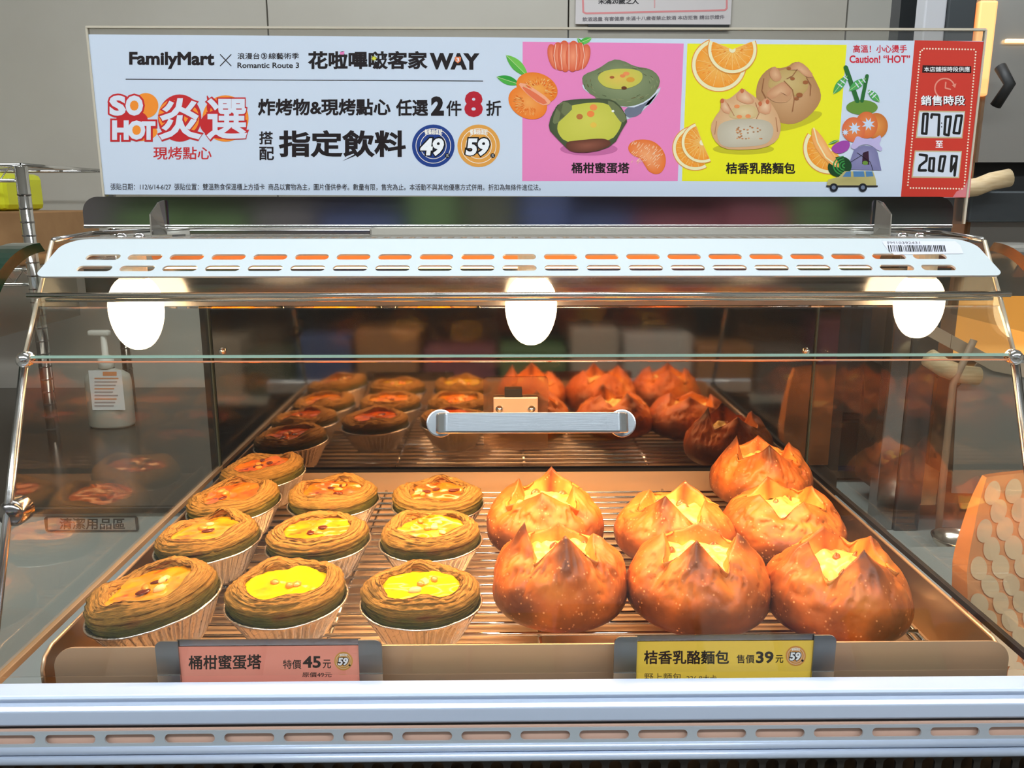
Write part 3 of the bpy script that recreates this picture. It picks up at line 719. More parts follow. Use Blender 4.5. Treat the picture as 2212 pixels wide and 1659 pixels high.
for i, (px, pyb, wpx, Hh, rot, sd, lb) in enumerate(bl):
    pb = PZ(px, pyb, -.2800); dpt = (pb-Vector((CAMX, 0, 0))).length
    R = wpx*pb.y*1.12/F/2
    for _ in range(3):
        cy_ = min(pb.y+R*.62, .803-R); d_cam = (RM.inverted() @ Vector((pb.x-CAMX, cy_, -.262))).z*-1; R = wpx*d_cam/F/2*.965
    c_ = PY(px, 900, cy_)
    cx_ = PZ(px, pyb-60, -.262).x
    bun((cx_, cy_, -.2836), R, Hh, sd, lb, rot, wid=1.0)

# ------------------------------------------------------------------ price cards
def price(pxs, body_fn, col, label, skew=0.0):
    x0, x1, xc0, xc1, yt, yc, ybt = pxs; Y = .4345
    a, b = PY(x0, yt, Y), PY(x1, yt, Y); zb_ = -.2755
    c0, c1 = PY(xc0, yc, Y), PY(xc1, yc, Y)
    t = thing('price_card_holder', label, 'price card', ((a.x+b.x)/2, Y, zb_))
    MB().box(c0.x-.001, c1.x+.001, Y+.0004, Y+.0012, zb_, a.z).build('holder_plate', steel_d, t)
    MB().plate(rrect(a.x, c0.x, zb_, a.z, .004, 6, (0, 0, 0, 1)), .0012, Y-.0012).build('holder_wing', mat('steel_wing', (.30, .30, .29), .30, 1), t)
    MB().plate(rrect(c1.x, b.x, zb_, a.z, .004, 6, (0, 0, 1, 0)), .0012, Y-.0012).build('holder_wing', mat('steel_wing', (.30, .30, .29), .30, 1), t)
    zs = PY(x0, ybt-14, Y).z
    for (xa_, xb_) in ((a.x, c0.x), (c1.x, b.x)):
        MB().box(xa_, xb_, Y-.0018, Y-.0012, zb_, zs).build('holder_foot', steel, t)
    cm = MB(); cm.add([(c0.x, Y, zb_), (c1.x, Y, zb_), (c1.x, Y, c0.z), (c0.x, Y, c0.z)], [(0, 1, 2, 3)], col)
    cm.build('card', INK, t)
    m = MB(); body_fn(m, Y); m.build('printed_text', INK, t)
    return t
BLK = pc(28, 22, 22)
def tx(m, body, x0, y0, x1, y1, Y, col=BLK, bold=.0, shear=0, lay=1, y0r=None, y1r=None):
    y0r = y0 if y0r is None else y0r; y1r = y1 if y1r is None else y1r
    yy = Y-.00005*lay
    text_into(m, body, [PY(x0, y0, yy), PY(x1, y0r, yy), PY(x1, y1r, yy), PY(x0, y1, yy)], col, bold, shear)
def badge(m, cx, cy_, r, col, num, Y, lay=1, small=True):
    disc(m, cx, cy_, r, r, col, Y, lay); ring(m, cx, cy_, r*.83, r*.80, pc(250, 240, 225), Y, lay+1); ring(m, cx, cy_, r*.62, r*.59, pc(250, 240, 225), Y, lay+1)
    if small: tx(m, '餐餐超值配', cx-r*.42, cy_-r*.78, cx+r*.42, cy_-r*.52, Y, pc(252, 246, 235), .03, lay=lay+2)
    for k, (cc, bo) in enumerate(((pc(16, 14, 18), .11), (pc(250, 252, 255), .045))):
        g = .04*r*(1-k)*1.6
        tx(m, num, cx-r*.62-g, cy_-r*.36-g, cx+r*.50+g, cy_+r*.48+g, Y, cc, bo, .12, lay=lay+3+k)
    disc(m, cx+r*.66, cy_+r*.46, r*.11, r*.11, pc(20, 18, 20), Y, lay+3)
    if r > 30: tx(m, '元', cx+r*.60, cy_+r*.40, cx+r*.72, cy_+r*.52, Y, pc(250, 250, 250), 0, lay=lay+4)
LAYC = [0]
def nudge():
    LAYC[0] = (LAYC[0]+1) % 45; return .0000010*LAYC[0]
def disc(m, cx, cy_, rx, ry, col, Y, lay=1, rot=0, n=40, a0=0, a1=360, col2=None):
    yy = Y-.00005*lay-nudge(); P = []
    for i in range(n+(1 if a1-a0 < 360 else 0)):
        t = math.radians(a0+(a1-a0)*i/n); x, y = rx*math.cos(t), ry*math.sin(t)
        P.append(PY(cx+x*math.cos(rot)-y*math.sin(rot), cy_+x*math.sin(rot)+y*math.cos(rot), yy))
    c = PY(cx, cy_, yy)
    N_ = len(P); full = a1-a0 >= 360
    fs = [(0, 1+i, 1+(i+1) % N_) for i in range(N_ if full else N_-1)]
    if col2: cols = (col2, col, col); n0 = len(m.v); m.v += [tuple(c)]+[tuple(p) for p in P]; m.f += [tuple(k+n0 for k in f) for f in fs]; m.c += [cols]*len(fs)
    else: m.add([c]+P, fs, col)
def ring(m, cx, cy_, r1, r0, col, Y, lay=1, a0=0, a1=360, n=48, sq=1):
    yy = Y-.00005*lay-nudge(); vs = []; fs = []
    for i in range(n+1):
        t = math.radians(a0+(a1-a0)*i/n)
        vs += [PY(cx+r1*math.cos(t), cy_+r1*sq*math.sin(t), yy), PY(cx+r0*math.cos(t), cy_+r0*sq*math.sin(t), yy)]
    for i in range(n): fs.append((2*i, 2*i+2, 2*i+3, 2*i+1))
    m.add(vs, fs, col)
def poly(m, pts, col, Y, lay=1, smooth=0, cc=None):
    P = list(pts)
    for _ in range(smooth):
        Q = []
        for i in range(len(P)):
            a, b = P[i], P[(i+1) % len(P)]; Q += [(a[0]*.75+b[0]*.25, a[1]*.75+b[1]*.25), (a[0]*.25+b[0]*.75, a[1]*.25+b[1]*.75)]
        P = Q
    yy = Y-.00005*lay-nudge(); V = [PY(x, y, yy) for x, y in P]
    if cc:
        cx = sum(p[0] for p in P)/len(P); cy_ = sum(p[1] for p in P)/len(P); n0 = len(m.v)
        m.v += [tuple(PY(cx, cy_, yy))]+[tuple(v) for v in V]
        for i in range(len(V)): m.f.append((n0, n0+1+i, n0+1+(i+1) % len(V))); m.c.append((cc, col, col))
    else: m.add(V, [tuple(range(len(V)))], col)
def stroke(m, pts, w_, col, Y, lay=1, closed=False):
    yy = Y-.00005*lay
    P = [Vector(p) for p in pts]; 
    if closed: P = P+[P[0]]
    for a, b in zip(P, P[1:]):
        d = (b-a); 
        if d.length < 1e-6: continue
        n_ = Vector((-d.y, d.x)).normalized()*w_/2
        yy = Y-.00005*lay-nudge()
        m.add([PY(*(a-n_), yy), PY(*(b-n_), yy), PY(*(b+n_), yy), PY(*(a+n_), yy)], [(0, 1, 2, 3)], col)
    for p in P: disc(m, p.x, p.y, w_/2, w_/2, col, Y, lay, n=10)
def card1(m, Y):
    tx(m, '桶柑蜜蛋塔', 407, 1416, 565, 1447, Y, bold=.022, y0r=1413, y1r=1446)
    tx(m, '特價', 611, 1425, 651, 1445, Y, bold=.012); tx(m, '45', 654, 1417, 693, 1443, Y, bold=.03); tx(m, '元', 697, 1425, 715, 1444, Y, bold=.012)
    tx(m, '原價49元', 653, 1452, 716, 1463, Y, bold=.01); stroke(m, [(652, 1458), (717, 1457)], 1.3, BLK, Y, 2)
    badge(m, 742, 1428, 20, pc(214, 158, 74), '59', Y)
def card2(m, Y):
    tx(m, '桔香乳酪麵包', 1391, 1405, 1575, 1435, Y, bold=.022)
    tx(m, '售價', 1591, 1414, 1630, 1433, Y, bold=.012); tx(m, '39', 1633, 1407, 1671, 1433, Y, bold=.03); tx(m, '元', 1675, 1415, 1692, 1432, Y, bold=.012)
    tx(m, '野上麵包', 1392, 1454, 1472, 1471, Y, col=pc(90, 70, 50)); tx(m, '226.8大卡', 1483, 1458, 1548, 1472, Y, col=pc(90, 70, 50))
    badge(m, 1719, 1417, 22, pc(222, 154, 74), '59', Y)
price((335, 825, 386, 775, 1384, 1397, 1470), card1, pc(248, 160, 140), 'salmon pink price card in a steel holder before the egg tarts')
price((1327, 1806, 1376, 1757, 1374, 1386, 1465), card2, pc(250, 212, 84), 'yellow price card in a steel holder before the cheese buns')

# ------------------------------------------------------------------ promotional poster in its acrylic holder
YP = .6085
poster = thing('promotional_poster', 'wide white promotional poster in a clear acrylic holder, standing behind the steel rail', 'poster', (0, .61, -.0165))
A = [PY(188, 55, .610), PY(2132, 70, .610), PY(2090, 489, .610)]
MB().box(A[0].x, A[1].x-.002, .6092, .6105, -.0163, (A[0].z+A[1].z)/2).build('acrylic_sheet', acry, poster)
zt_ = (A[0].z+A[1].z)/2
MB().box(A[0].x, A[1].x-.002, .6075, .6106, zt_-.0006, zt_+.0008).build('acrylic_top_edge', mat('cream_acrylic_edge', pc(206, 196, 176), .3), poster)
MB().box(A[0].x-.0004, A[0].x+.0010, .6078, .6106, -.0163, zt_).build('acrylic_side_edge', mat('cream_acrylic_edge', pc(206, 196, 176), .3), poster)
MB().box(A[1].x-.0024, A[1].x-.0010, .6078, .6106, -.0163, zt_).build('acrylic_side_edge', mat('cream_acrylic_edge', pc(206, 196, 176), .3), poster)
m = MB(); TL, TR, BR, BL = (191, 74), (2127, 89), (2094, 427), (222, 420)
poly(m, [TL, TR, BR, BL], pc(214, 225, 240), YP, 0); m.build('paper', INK, poster)
m = MB()
poly(m, [(1129, 90), (1477, 94), (1464, 391), (1128, 391)], pc(244, 140, 196), YP, 1)
m.build('pink_panel', INK, poster)
m = MB(); poly(m, [(1485, 94), (1829, 97), (1806, 393), (1473, 391)], pc(246, 240, 40), YP, 1); m.build('yellow_panel', INK, poster)
RED = pc(212, 62, 48)
m = MB(); poly(m, [(1976, 87), (2127, 90), (2094, 427), (1946, 425)], RED, YP, 1)
poly(m, [(2094, 426), (2058, 426), (2066, 414), (2084, 404), (2090, 388), (2098, 384)], pc(222, 130, 136), YP, 2); m.build('red_panel', INK, poster)
INKB = pc(34, 26, 28)
def T(name, body, x0, y0, x1, y1, col=INKB, bold=0, shear=0, lay=2, y0r=None, y1r=None):
    q = MB(); tx(q, body, x0, y0, x1, y1, YP, col, bold, shear, lay, y0r, y1r); q.build(name, INK, poster)
T('headline_text', 'FamilyMart', 279, 112, 463, 148, bold=.038, y1r=150)
m = MB(); stroke(m, [(476, 118), (499, 142)], 2, INKB, YP, 2); stroke(m, [(499, 118), (476, 142)], 2, INKB, YP, 2); stroke(m, [(272, 171), (1043, 175)], 1.6, INKB, YP, 2); m.build('printed_rule', INK, poster)
T('subtitle_text', '浪漫台', 513, 114, 561, 128, bold=.012); T('subtitle_text', '線藝術季', 580, 114, 646, 128, bold=.012)
m = MB(); ring(m, 570.5, 121, 6.8, 5.5, INKB, YP, 2); tx(m, '3', 567.5, 117, 573.5, 125, YP, INKB, .03, lay=3); m.build('route_emblem', INK, poster)
T('subtitle_text', 'Romantic Route 3', 513, 135, 646, 147, bold=.018)
T('headline_text', '花啦嗶啵客家', 665, 110, 924, 150, bold=.034); T('headline_text', 'WAY', 928, 114, 1036, 150, bold=.055, y0r=115, y1r=151)
m = MB(); poly(m, [(734, 111), (738, 113), (744, 110), (743, 118), (735, 118)], pc(240, 130, 190), YP, 4)
for k in range(8):
    a_ = k*math.pi/4; poly(m, [(808+7*math.cos(a_), 126+7*math.sin(a_)), (808+2.5*math.cos(a_+.5), 126+2.5*math.sin(a_+.5)), (808+2.5*math.cos(a_-.5), 126+2.5*math.sin(a_-.5))], pc(226, 222, 70), YP, 4)
disc(m, 808, 126, 3.5, 3.5, pc(226, 222, 70), YP, 4)
poly(m, [(982, 124), (985, 122), (989, 123), (993, 122), (996, 124), (995, 132), (989, 137), (983, 132)], pc(236, 130, 84), YP, 5); tx(m, '3', 986, 125, 992, 133, YP, pc(250, 250, 250), .03, lay=6)
m.build('headline_ornament', INK, poster)
# logo
m = MB(); LR = pc(206, 44, 48); LO = pc(255, 150, 50)
disc(m, 315, 228, 27, 27, LO, YP, 2); disc(m, 285, 258, 34, 20, LR, YP, 2); disc(m, 388, 255, 47, 51, LR, YP, 2); disc(m, 372, 250, 30, 34, LO, YP, 3)
disc(m, 408, 256, 22, 30, LO, YP, 3); disc(m, 487, 256, 50, 50, LO, YP, 2); disc(m, 480, 268, 48, 32, LR, YP, 3); disc(m, 300, 285, 40, 20, LO, YP, 2)
for body, x0, y0, x1, y1, bo in (('S', 236, 206, 272, 250, .05), ('O', 271, 206, 309, 250, .05), ('H', 242, 260, 278, 302, .05), ('O', 276, 260, 314, 302, .05), ('T', 306, 262, 336, 302, .05), ('炎', 343, 212, 436, 302, .05), ('選', 446, 212, 534, 302, .05)):
    tx(m, body, x0-4, y0-4, x1+4, y1+4, YP, LR, .16 if len(body.encode()) < 2 else .075, lay=4)
for body, x0, y0, x1, y1 in (('S', 236, 206, 272, 250), ('O', 271, 206, 309, 250), ('H', 242, 260, 278, 302), ('O', 276, 260, 314, 302), ('T', 306, 262, 336, 302)):
    tx(m, body, x0, y0, x1, y1, YP, pc(226, 232, 244), .055, lay=6)
for body, x0, y0, x1, y1 in (('炎', 343, 212, 436, 302), ('選', 446, 212, 534, 302)): tx(m, body, x0, y0, x1, y1, YP, pc(226, 232, 244), .026, lay=6)
disc(m, 290, 228, 11, 13, LO, YP, 5); disc(m, 295, 281, 11, 13, LO, YP, 5)
poly(m, [(446, 204), (452, 212), (456, 228), (452, 246), (446, 236), (448, 220)], LR, YP, 5, 1)
m.build('logo', INK, poster)
T('subtitle_text', '現烤點心', 331, 317, 457, 345, LR, .012)
T('offer_text', '炸烤物&現烤點心', 557, 213, 844, 250, bold=.03); T('offer_text', '任選', 855, 214, 925, 251, bold=.03)
T('offer_text', '2', 931, 208, 959, 250, bold=.06); T('offer_text', '件', 964, 217, 997, 251, bold=.02); T('offer_text', '8', 1003, 197, 1043, 253, pc(190, 34, 50), bold=.055); T('offer_text', '折', 1050, 217, 1083, 251, bold=.02)
T('offer_text', '搭', 560, 284, 590, 312, bold=.02); T('offer_text', '配', 560, 317, 592, 346, bold=.02); T('offer_text', '指定飲料', 602, 281, 877, 348, bold=.030)
m = MB(); badge(m, 936, 315, 46, pc(36, 66, 140), '49', YP, 2); m.build('price_badge', INK, poster)
m = MB(); badge(m, 1034, 315, 46, pc(236, 166, 76), '59', YP, 2); m.build('price_badge', INK, poster)
T('small_print', '張貼日期：112/6/14-6/27  張貼位置：雙溫熟食保溫櫃上方插卡  商品以實物為主，圖片僅供參考。數量有限，售完為止。本活動不與其他優惠方式併用。折扣為無條件進位法。', 239, 396, 1168, 411, bold=.006, y0r=398, y1r=412)
T('panel_caption', '桶柑蜜蛋塔', 1234, 351, 1360, 375, bold=.028); T('panel_caption', '桔香乳酪麵包', 1568, 351, 1718, 376, bold=.028)
T('warning_text', '高溫！小心燙手', 1843, 97, 1959, 114, pc(216, 40, 60), .018); T('warning_text', 'Caution! “HOT”', 1835, 119, 1966, 136, pc(216, 40, 60), .024)
# fruit and pastry pictures
def leaf(m, x0, y0, x1, y1, w_, c1, c2, lay=4):
    d = Vector((x1-x0, y1-y0)); n_ = Vector((-d.y, d.x)).normalized()*w_; P = []
    for i in range(13):
        s_ = i/12; P.append((x0+d.x*s_+n_.x*math.sin(math.pi*s_)**.8, y0+d.y*s_+n_.y*math.sin(math.pi*s_)**.8))
    Q = [(x0+d.x*s_/12, y0+d.y*s_/12) for s_ in range(12, -1, -1)]
    poly(m, P+Q[1:-1], c1, YP, lay); P2 = [(x0+d.x*i/12-n_.x*.9*math.sin(math.pi*i/12)**.8, y0+d.y*i/12-n_.y*.9*math.sin(math.pi*i/12)**.8) for i in range(13)]
    poly(m, P2+Q[1:-1], c2, YP, lay)
    stroke(m, [(x0, y0), (x1, y1)], 1.2, pc(190, 220, 150), YP, lay+1)
def wedge_slice(m, cx, cy_, r, a0, a1, lay=3, rot=0):
    disc(m, cx, cy_, r, r*.98, pc(240, 158, 70), YP, lay, a0=a0, a1=a1); disc(m, cx, cy_, r*.965, r*.945, pc(248, 238, 190), YP, lay+1, a0=a0, a1=a1)
    disc(m, cx, cy_, r*.84, r*.82, pc(252, 160, 50), YP, lay+2, a0=a0, a1=a1, col2=pc(255, 196, 100)); n_ = 10
    rnd = random.Random(int(cx))
    for k in range(n_+1):
        t = math.radians(a0+(a1-a0)*k/n_)
        if a1-a0 >= 360 and k == n_: break
        stroke(m, [(cx, cy_), (cx+r*.80*math.cos(t), cy_+r*.80*math.sin(t))], 1.1, pc(255, 204, 120), YP, lay+3)
    for k in range(60):
        t = math.radians(rnd.uniform(a0, a1)); q = rnd.uniform(.25, .78)*r
        stroke(m, [(cx+q*math.cos(t), cy_+q*math.sin(t)), (cx+(q+r*.08)*math.cos(t), cy_+(q+r*.08)*math.sin(t))], .9, rnd.choice((pc(255, 196, 110), pc(250, 142, 40))), YP, lay+4)
    disc(m, cx, cy_, r*.13, r*.13, pc(250, 240, 196), YP, lay+5, a0=a0, a1=a1)
m = MB(); leaf(m, 1140, 165, 1093, 119, 12, pc(120, 200, 80), pc(90, 180, 70)); leaf(m, 1122, 182, 1073, 166, 10, pc(50, 160, 60), pc(80, 180, 70))
disc(m, 1160, 190, 46, 32, pc(246, 130, 40), YP, 5, .35, col2=pc(255, 176, 80)); disc(m, 1140, 222, 44, 33, pc(250, 130, 40), YP, 5, .5, col2=pc(255, 172, 90))
poly(m, [(1118, 178), (1140, 182), (1190, 216), (1188, 226), (1168, 228), (1130, 196)], pc(255, 176, 140), YP, 6, 1); poly(m, [(1124, 184), (1150, 196), (1186, 222), (1170, 226), (1140, 204)], pc(240, 120, 80), YP, 7, 1)
rnd = random.Random(3)
for k in range(90):
    a_ = rnd.uniform(-2.8, .6); q = rnd.uniform(14, 34); cx_, cy2 = 1163, 196
    stroke(m, [(cx_+q*math.cos(a_), cy2+q*.8*math.sin(a_)), (cx_+(q+5)*math.cos(a_), cy2+(q+5)*.8*math.sin(a_))], 1, rnd.choice((pc(255, 206, 130), pc(240, 100, 30))), YP, 8)
    a_ = rnd.uniform(.9, 3.9); q = rnd.uniform(12, 30)
    stroke(m, [(1143+q*math.cos(a_), 222+q*.85*math.sin(a_)), (1143+(q+5)*math.cos(a_), 222+(q+5)*.85*math.sin(a_))], 1, rnd.choice((pc(255, 190, 110), pc(244, 120, 30))), YP, 8)
m.build('mandarin_picture', INK, poster)
m = MB(); leaf(m, 1250, 94, 1278, 82, 7, pc(110, 200, 90), pc(80, 180, 70)); leaf(m, 1262, 103, 1247, 82, 5, pc(70, 170, 70), pc(90, 190, 80))
for cx_, w_, lean in ((1196, 12, -.25), (1262, 12, .25), (1208, 14, -.12), (1250, 14, .12), (1220, 15, -.04), (1238, 16, .05)):
    disc(m, cx_, 121+abs(cx_-1228)*.05, w_, 36-abs(cx_-1228)*.25, pc(226, 96, 62), YP, 5+(abs(cx_-1228) < 25)+(abs(cx_-1228) < 15), lean, col2=pc(255, 160, 120))
    m.f[-1]
for x_ in (1203, 1215, 1229, 1243, 1256): stroke(m, [(x_+(x_-1229)*.1, 96), (x_+(x_-1229)*.25, 120), (x_+(x_-1229)*.05, 150)], 1.5, pc(255, 206, 180), YP, 9)
m.build('mandarin_picture', INK, poster)
m = MB(); poly(m, [(1355, 322), (1362, 306), (1385, 300), (1412, 304), (1432, 322), (1440, 345), (1434, 368), (1420, 378), (1402, 372), (1392, 356), (1384, 342), (1366, 336)], pc(240, 120, 50), YP, 4, 2, cc=pc(255, 176, 120))
for k in range(60):
    x_ = rnd.uniform(1362, 1428); y_ = rnd.uniform(308, 352)+(x_-1362)*.2; stroke(m, [(x_, y_), (x_+rnd.uniform(2, 6), y_-rnd.uniform(3, 7))], 1.1, pc(255, 210, 170), YP, 6) if y_ < 372 else None
m.build('mandarin_segment_picture', INK, poster)
def pastry_pic(m, pts, c1, c2, lay):
    poly(m, pts, c1, YP, lay, 1, cc=c2)
OL, OL2 = pc(116, 128, 90), pc(150, 160, 118)
m = MB(); poly(m, [(1310, 250), (1345, 262), (1380, 248), (1410, 218), (1428, 186), (1424, 200), (1400, 232)], pc(206, 214, 222), YP, 3, 1); poly(m, [(1348, 232), (1424, 190), (1392, 230), (1382, 250), (1352, 256)], pc(116, 122, 140), YP, 3, 1)
poly(m, [(1256, 180), (1262, 196), (1300, 216), (1360, 236), (1400, 220), (1424, 196), (1428, 186), (1400, 212), (1350, 226), (1300, 208), (1268, 190)], pc(222, 228, 240), YP, 4, 1)
pastry_pic(m, [(1256, 172), (1262, 160), (1290, 150), (1322, 128), (1345, 130), (1372, 144), (1404, 148), (1422, 162), (1427, 180), (1412, 206), (1382, 226), (1345, 232), (1300, 216), (1266, 198)], OL, OL2, 5)
for k in range(46):
    a_ = rnd.uniform(0, 6.28); q = rnd.uniform(.74, .97); cx_, cy2 = 1342, 180
    x_, y_ = cx_+82*q*math.cos(a_), cy2+44*q*math.sin(a_); stroke(m, [(x_, y_), (x_-10*math.sin(a_), y_+5*math.cos(a_))], 1, rnd.choice((pc(80, 86, 50), pc(152, 158, 112), pc(120, 96, 56))), YP, 7)
poly(m, [(1290, 165), (1305, 152), (1345, 147), (1384, 152), (1390, 168), (1378, 184), (1345, 194), (1310, 190), (1294, 178)], pc(206, 200, 84), YP, 8, 2, cc=pc(230, 196, 90))
for x_, y_, r_, c_ in ((1353, 159, 7, pc(244, 150, 90)), (1345, 164, 6, pc(240, 140, 80)), (1322, 167, 5, pc(176, 96, 50)), (1348, 190, 6, pc(110, 60, 30)), (1362, 172, 9, pc(226, 160, 60))): disc(m, x_, y_, r_, r_*.6, c_, YP, 9)
m.build('egg_tart_picture', INK, poster)
m = MB(); disc(m, 1272, 322, 62, 14, pc(206, 110, 164), YP, 2)
pastry_pic(m, [(1184, 278), (1190, 250), (1208, 220), (1240, 214), (1310, 212), (1336, 222), (1358, 258), (1344, 280), (1326, 314), (1280, 330), (1232, 328), (1200, 296)], pc(74, 84, 56), OL, 10)
poly(m, [(1200, 282), (1212, 250), (1214, 234), (1250, 224), (1300, 220), (1326, 232), (1345, 258), (1338, 282), (1318, 306), (1225, 312)], pc(204, 202, 78), YP, 11, 2, cc=pc(220, 214, 92))
poly(m, [(1222, 318), (1224, 306), (1240, 304), (1300, 298), (1318, 304), (1320, 314), (1290, 326), (1262, 330), (1234, 328)], pc(104, 58, 44), YP, 12, 2, cc=pc(150, 90, 70))
for x_, y_, r_, c_ in ((1282, 232, 8, pc(250, 150, 80)), (1276, 246, 8, pc(250, 140, 70)), (1252, 252, 7, pc(196, 120, 60)), (1282, 270, 7, pc(240, 200, 80)), (1324, 240, 3, pc(250, 250, 240))): disc(m, x_, y_, r_, r_*.85, c_, YP, 12)
for p in ([(1206, 224), (1222, 218), (1240, 232), (1222, 250), (1200, 270), (1192, 262)], [(1308, 216), (1330, 222), (1356, 254), (1344, 268), (1330, 250)]): poly(m, p, pc(116, 124, 84), YP, 12, 1)
for k in range(14): stroke(m, [(1200+k*1.5, 232+k*1.4), (1216-k*.6, 224+k*2.6)], 1, pc(80, 84, 56), YP, 13)
m.build('cut_tart_picture', INK, poster)
m = MB(); wedge_slice(m, 1553, 140, 60, -40, 250, 2); wedge_slice(m, 1582, 107, 54, -22, 202, 7); m.build('orange_slice_picture', INK, poster)
m = MB(); wedge_slice(m, 1502, 320, 50, 60, 262, 3); wedge_slice(m, 1517, 308, 46, 66, 250, 8); m.build('orange_slice_picture', INK, poster)
m = MB(); wedge_slice(m, 1792, 320, 58, 40, 215, 3); poly(m, [(1752, 278), (1760, 276), (1780, 300), (1796, 330), (1812, 350), (1812, 366), (1780, 345), (1756, 312)], pc(250, 170, 90), YP, 9, 1, cc=pc(255, 196, 130)); stroke(m, [(1758, 277), (1766, 308), (1784, 340), (1806, 356)], 3, pc(250, 234, 180), YP, 10); m.build('orange_slice_picture', INK, poster)
m = MB(); disc(m, 1720, 262, 58, 14, pc(206, 198, 40), YP, 2, -.3)
pastry_pic(m, [(1632, 206), (1636, 178), (1650, 156), (1670, 143), (1680, 148), (1702, 144), (1714, 134), (1730, 134), (1748, 150), (1760, 170), (1774, 200), (1772, 222), (1750, 250), (1722, 267), (1696, 269), (1670, 258), (1640, 232)], pc(186, 136, 88), pc(226, 178, 130), 3)
poly(m, [(1656, 186), (1668, 160), (1690, 150), (1720, 146), (1742, 166), (1748, 186), (1736, 204), (1712, 210), (1694, 184), (1672, 194)], pc(198, 164, 100), YP, 6, 2, cc=pc(214, 186, 124))
poly(m, [(1650, 200), (1690, 176), (1700, 178), (1716, 204), (1700, 222), (1670, 222)], pc(208, 156, 112), YP, 7, 2)
for P_ in ([(1660, 160), (1671, 141), (1684, 152), (1690, 172), (1672, 178)], [(1702, 152), (1720, 131), (1740, 140), (1760, 166), (1742, 168), (1722, 150)], [(1652, 206), (1668, 190), (1694, 174), (1712, 192), (1704, 210), (1690, 200), (1668, 216)]):
    poly(m, P_, pc(206, 146, 104), YP, 8, 1, cc=pc(230, 182, 138))
for P_ in ([(1694, 175), (1712, 194), (1716, 214), (1712, 240)], [(1742, 168), (1752, 184), (1750, 206)], [(1650, 170), (1646, 196), (1660, 222)], [(1722, 150), (1712, 164), (1700, 170)]): stroke(m, P_, 2, pc(160, 104, 66), YP, 9)
for x_, y_, r_ in ((1712, 170, 5), (1727, 205, 7), (1740, 178, 6), (1704, 148, 5), (1721, 213, 5)): disc(m, x_, y_, r_, r_*.7, pc(164, 98, 56), YP, 8)
m.build('bun_picture', INK, poster)
m = MB(); disc(m, 1606, 322, 66, 12, pc(206, 198, 40), YP, 2)
pastry_pic(m, [(1534, 272), (1546, 250), (1556, 238), (1560, 212), (1572, 216), (1590, 202), (1603, 190), (1618, 200), (1632, 210), (1644, 222), (1658, 214), (1668, 226), (1682, 250), (1688, 276), (1680, 304), (1652, 320), (1606, 324), (1562, 322), (1540, 300)], pc(220, 170, 124), pc(236, 206, 160), 9)
poly(m, [(1548, 296), (1552, 268), (1580, 258), (1620, 256), (1660, 260), (1672, 276), (1668, 300), (1650, 314), (1600, 318), (1560, 318)], pc(196, 184, 160), YP, 11, 2, cc=pc(218, 210, 190))
for k in range(34):
    x_, y_ = rnd.uniform(1590, 1645), rnd.uniform(272, 300); disc(m, x_, y_, 2.4, 1.6, rnd.choice((pc(206, 130, 80), pc(180, 130, 90), pc(222, 160, 110))), YP, 12, n=8)
for P_ in ([(1556, 240), (1558, 209), (1572, 222), (1584, 250)], [(1586, 212), (1603, 187), (1622, 206), (1632, 222), (1610, 226)], [(1634, 240), (1646, 216), (1660, 210), (1668, 232), (1660, 250)]):
    poly(m, P_, pc(216, 150, 108), YP, 11, 1, cc=pc(240, 206, 166))
poly(m, [(1572, 256), (1580, 234), (1604, 226), (1632, 228), (1640, 250), (1618, 258)], pc(216, 186, 130), YP, 11, 2, cc=pc(232, 208, 160))
for P_ in ([(1572, 224), (1586, 250)], [(1632, 222), (1640, 244), (1634, 256)], [(1548, 262), (1544, 290)], [(1676, 254), (1680, 284)]): stroke(m, P_, 1.6, pc(190, 130, 90), YP, 13)
for p in ((1603, 196), (1560, 218), (1642, 224), (1658, 220)): disc(m, p[0], p[1], 4, 5, pc(206, 110, 70), YP, 12)
for p in ((1592, 230), (1597, 252), (1616, 251)): disc(m, p[0], p[1], 6, 4, pc(244, 150, 90), YP, 12)
m.build('cut_bun_picture', INK, poster)
# loaded estate car with bamboo, orange gourd, house and melon
m = MB(); G1, G2 = pc(44, 110, 52), pc(80, 170, 90)
stroke(m, [(1827, 146), (1852, 218)], 10, G1, YP, 6); stroke(m, [(1873, 164), (1862, 218)], 8, G1, YP, 6)
for x0, y0, x1, y1, w_ in ((1830, 164, 1800, 203, 9), (1870, 170, 1834, 196, 9), (1876, 194, 1900, 220, 8)):
    leaf(m, x0, y0, x1, y1, w_, G2, G2, 7)
    for k in range(3): 
        s_ = .12+.2*k; cx_, cy2 = x0+(x1-x0)*s_, y0+(y1-y0)*s_; d = Vector((x1-x0, y1-y0)).normalized(); stroke(m, [(cx_-d.y*w_*.6, cy2+d.x*w_*.6), (cx_+d.y*w_*.6, cy2-d.x*w_*.6)], 2.6, pc(220, 232, 240), YP, 10)
disc(m, 1862, 232, 34, 16, pc(110, 150, 60), YP, 5)
disc(m, 1893, 272, 25, 28, pc(206, 116, 50), YP, 8, col2=pc(240, 160, 80)); disc(m, 1872, 270, 24, 29, pc(222, 110, 60), YP, 8, col2=pc(244, 150, 80)); disc(m, 1844, 280, 25, 27, pc(226, 110, 70), YP, 8, col2=pc(240, 150, 84))
for cx_, cy2, r_ in ((1846, 277, 14), (1876, 268, 15), (1826, 286, 8)):
    P = [(cx_+(r_ if k % 2 else r_*.45)*math.cos(k*math.pi/8), cy2+(r_ if k % 2 else r_*.45)*math.sin(k*math.pi/8)) for k in range(16)]; poly(m, P, pc(206, 222, 244), YP, 10)
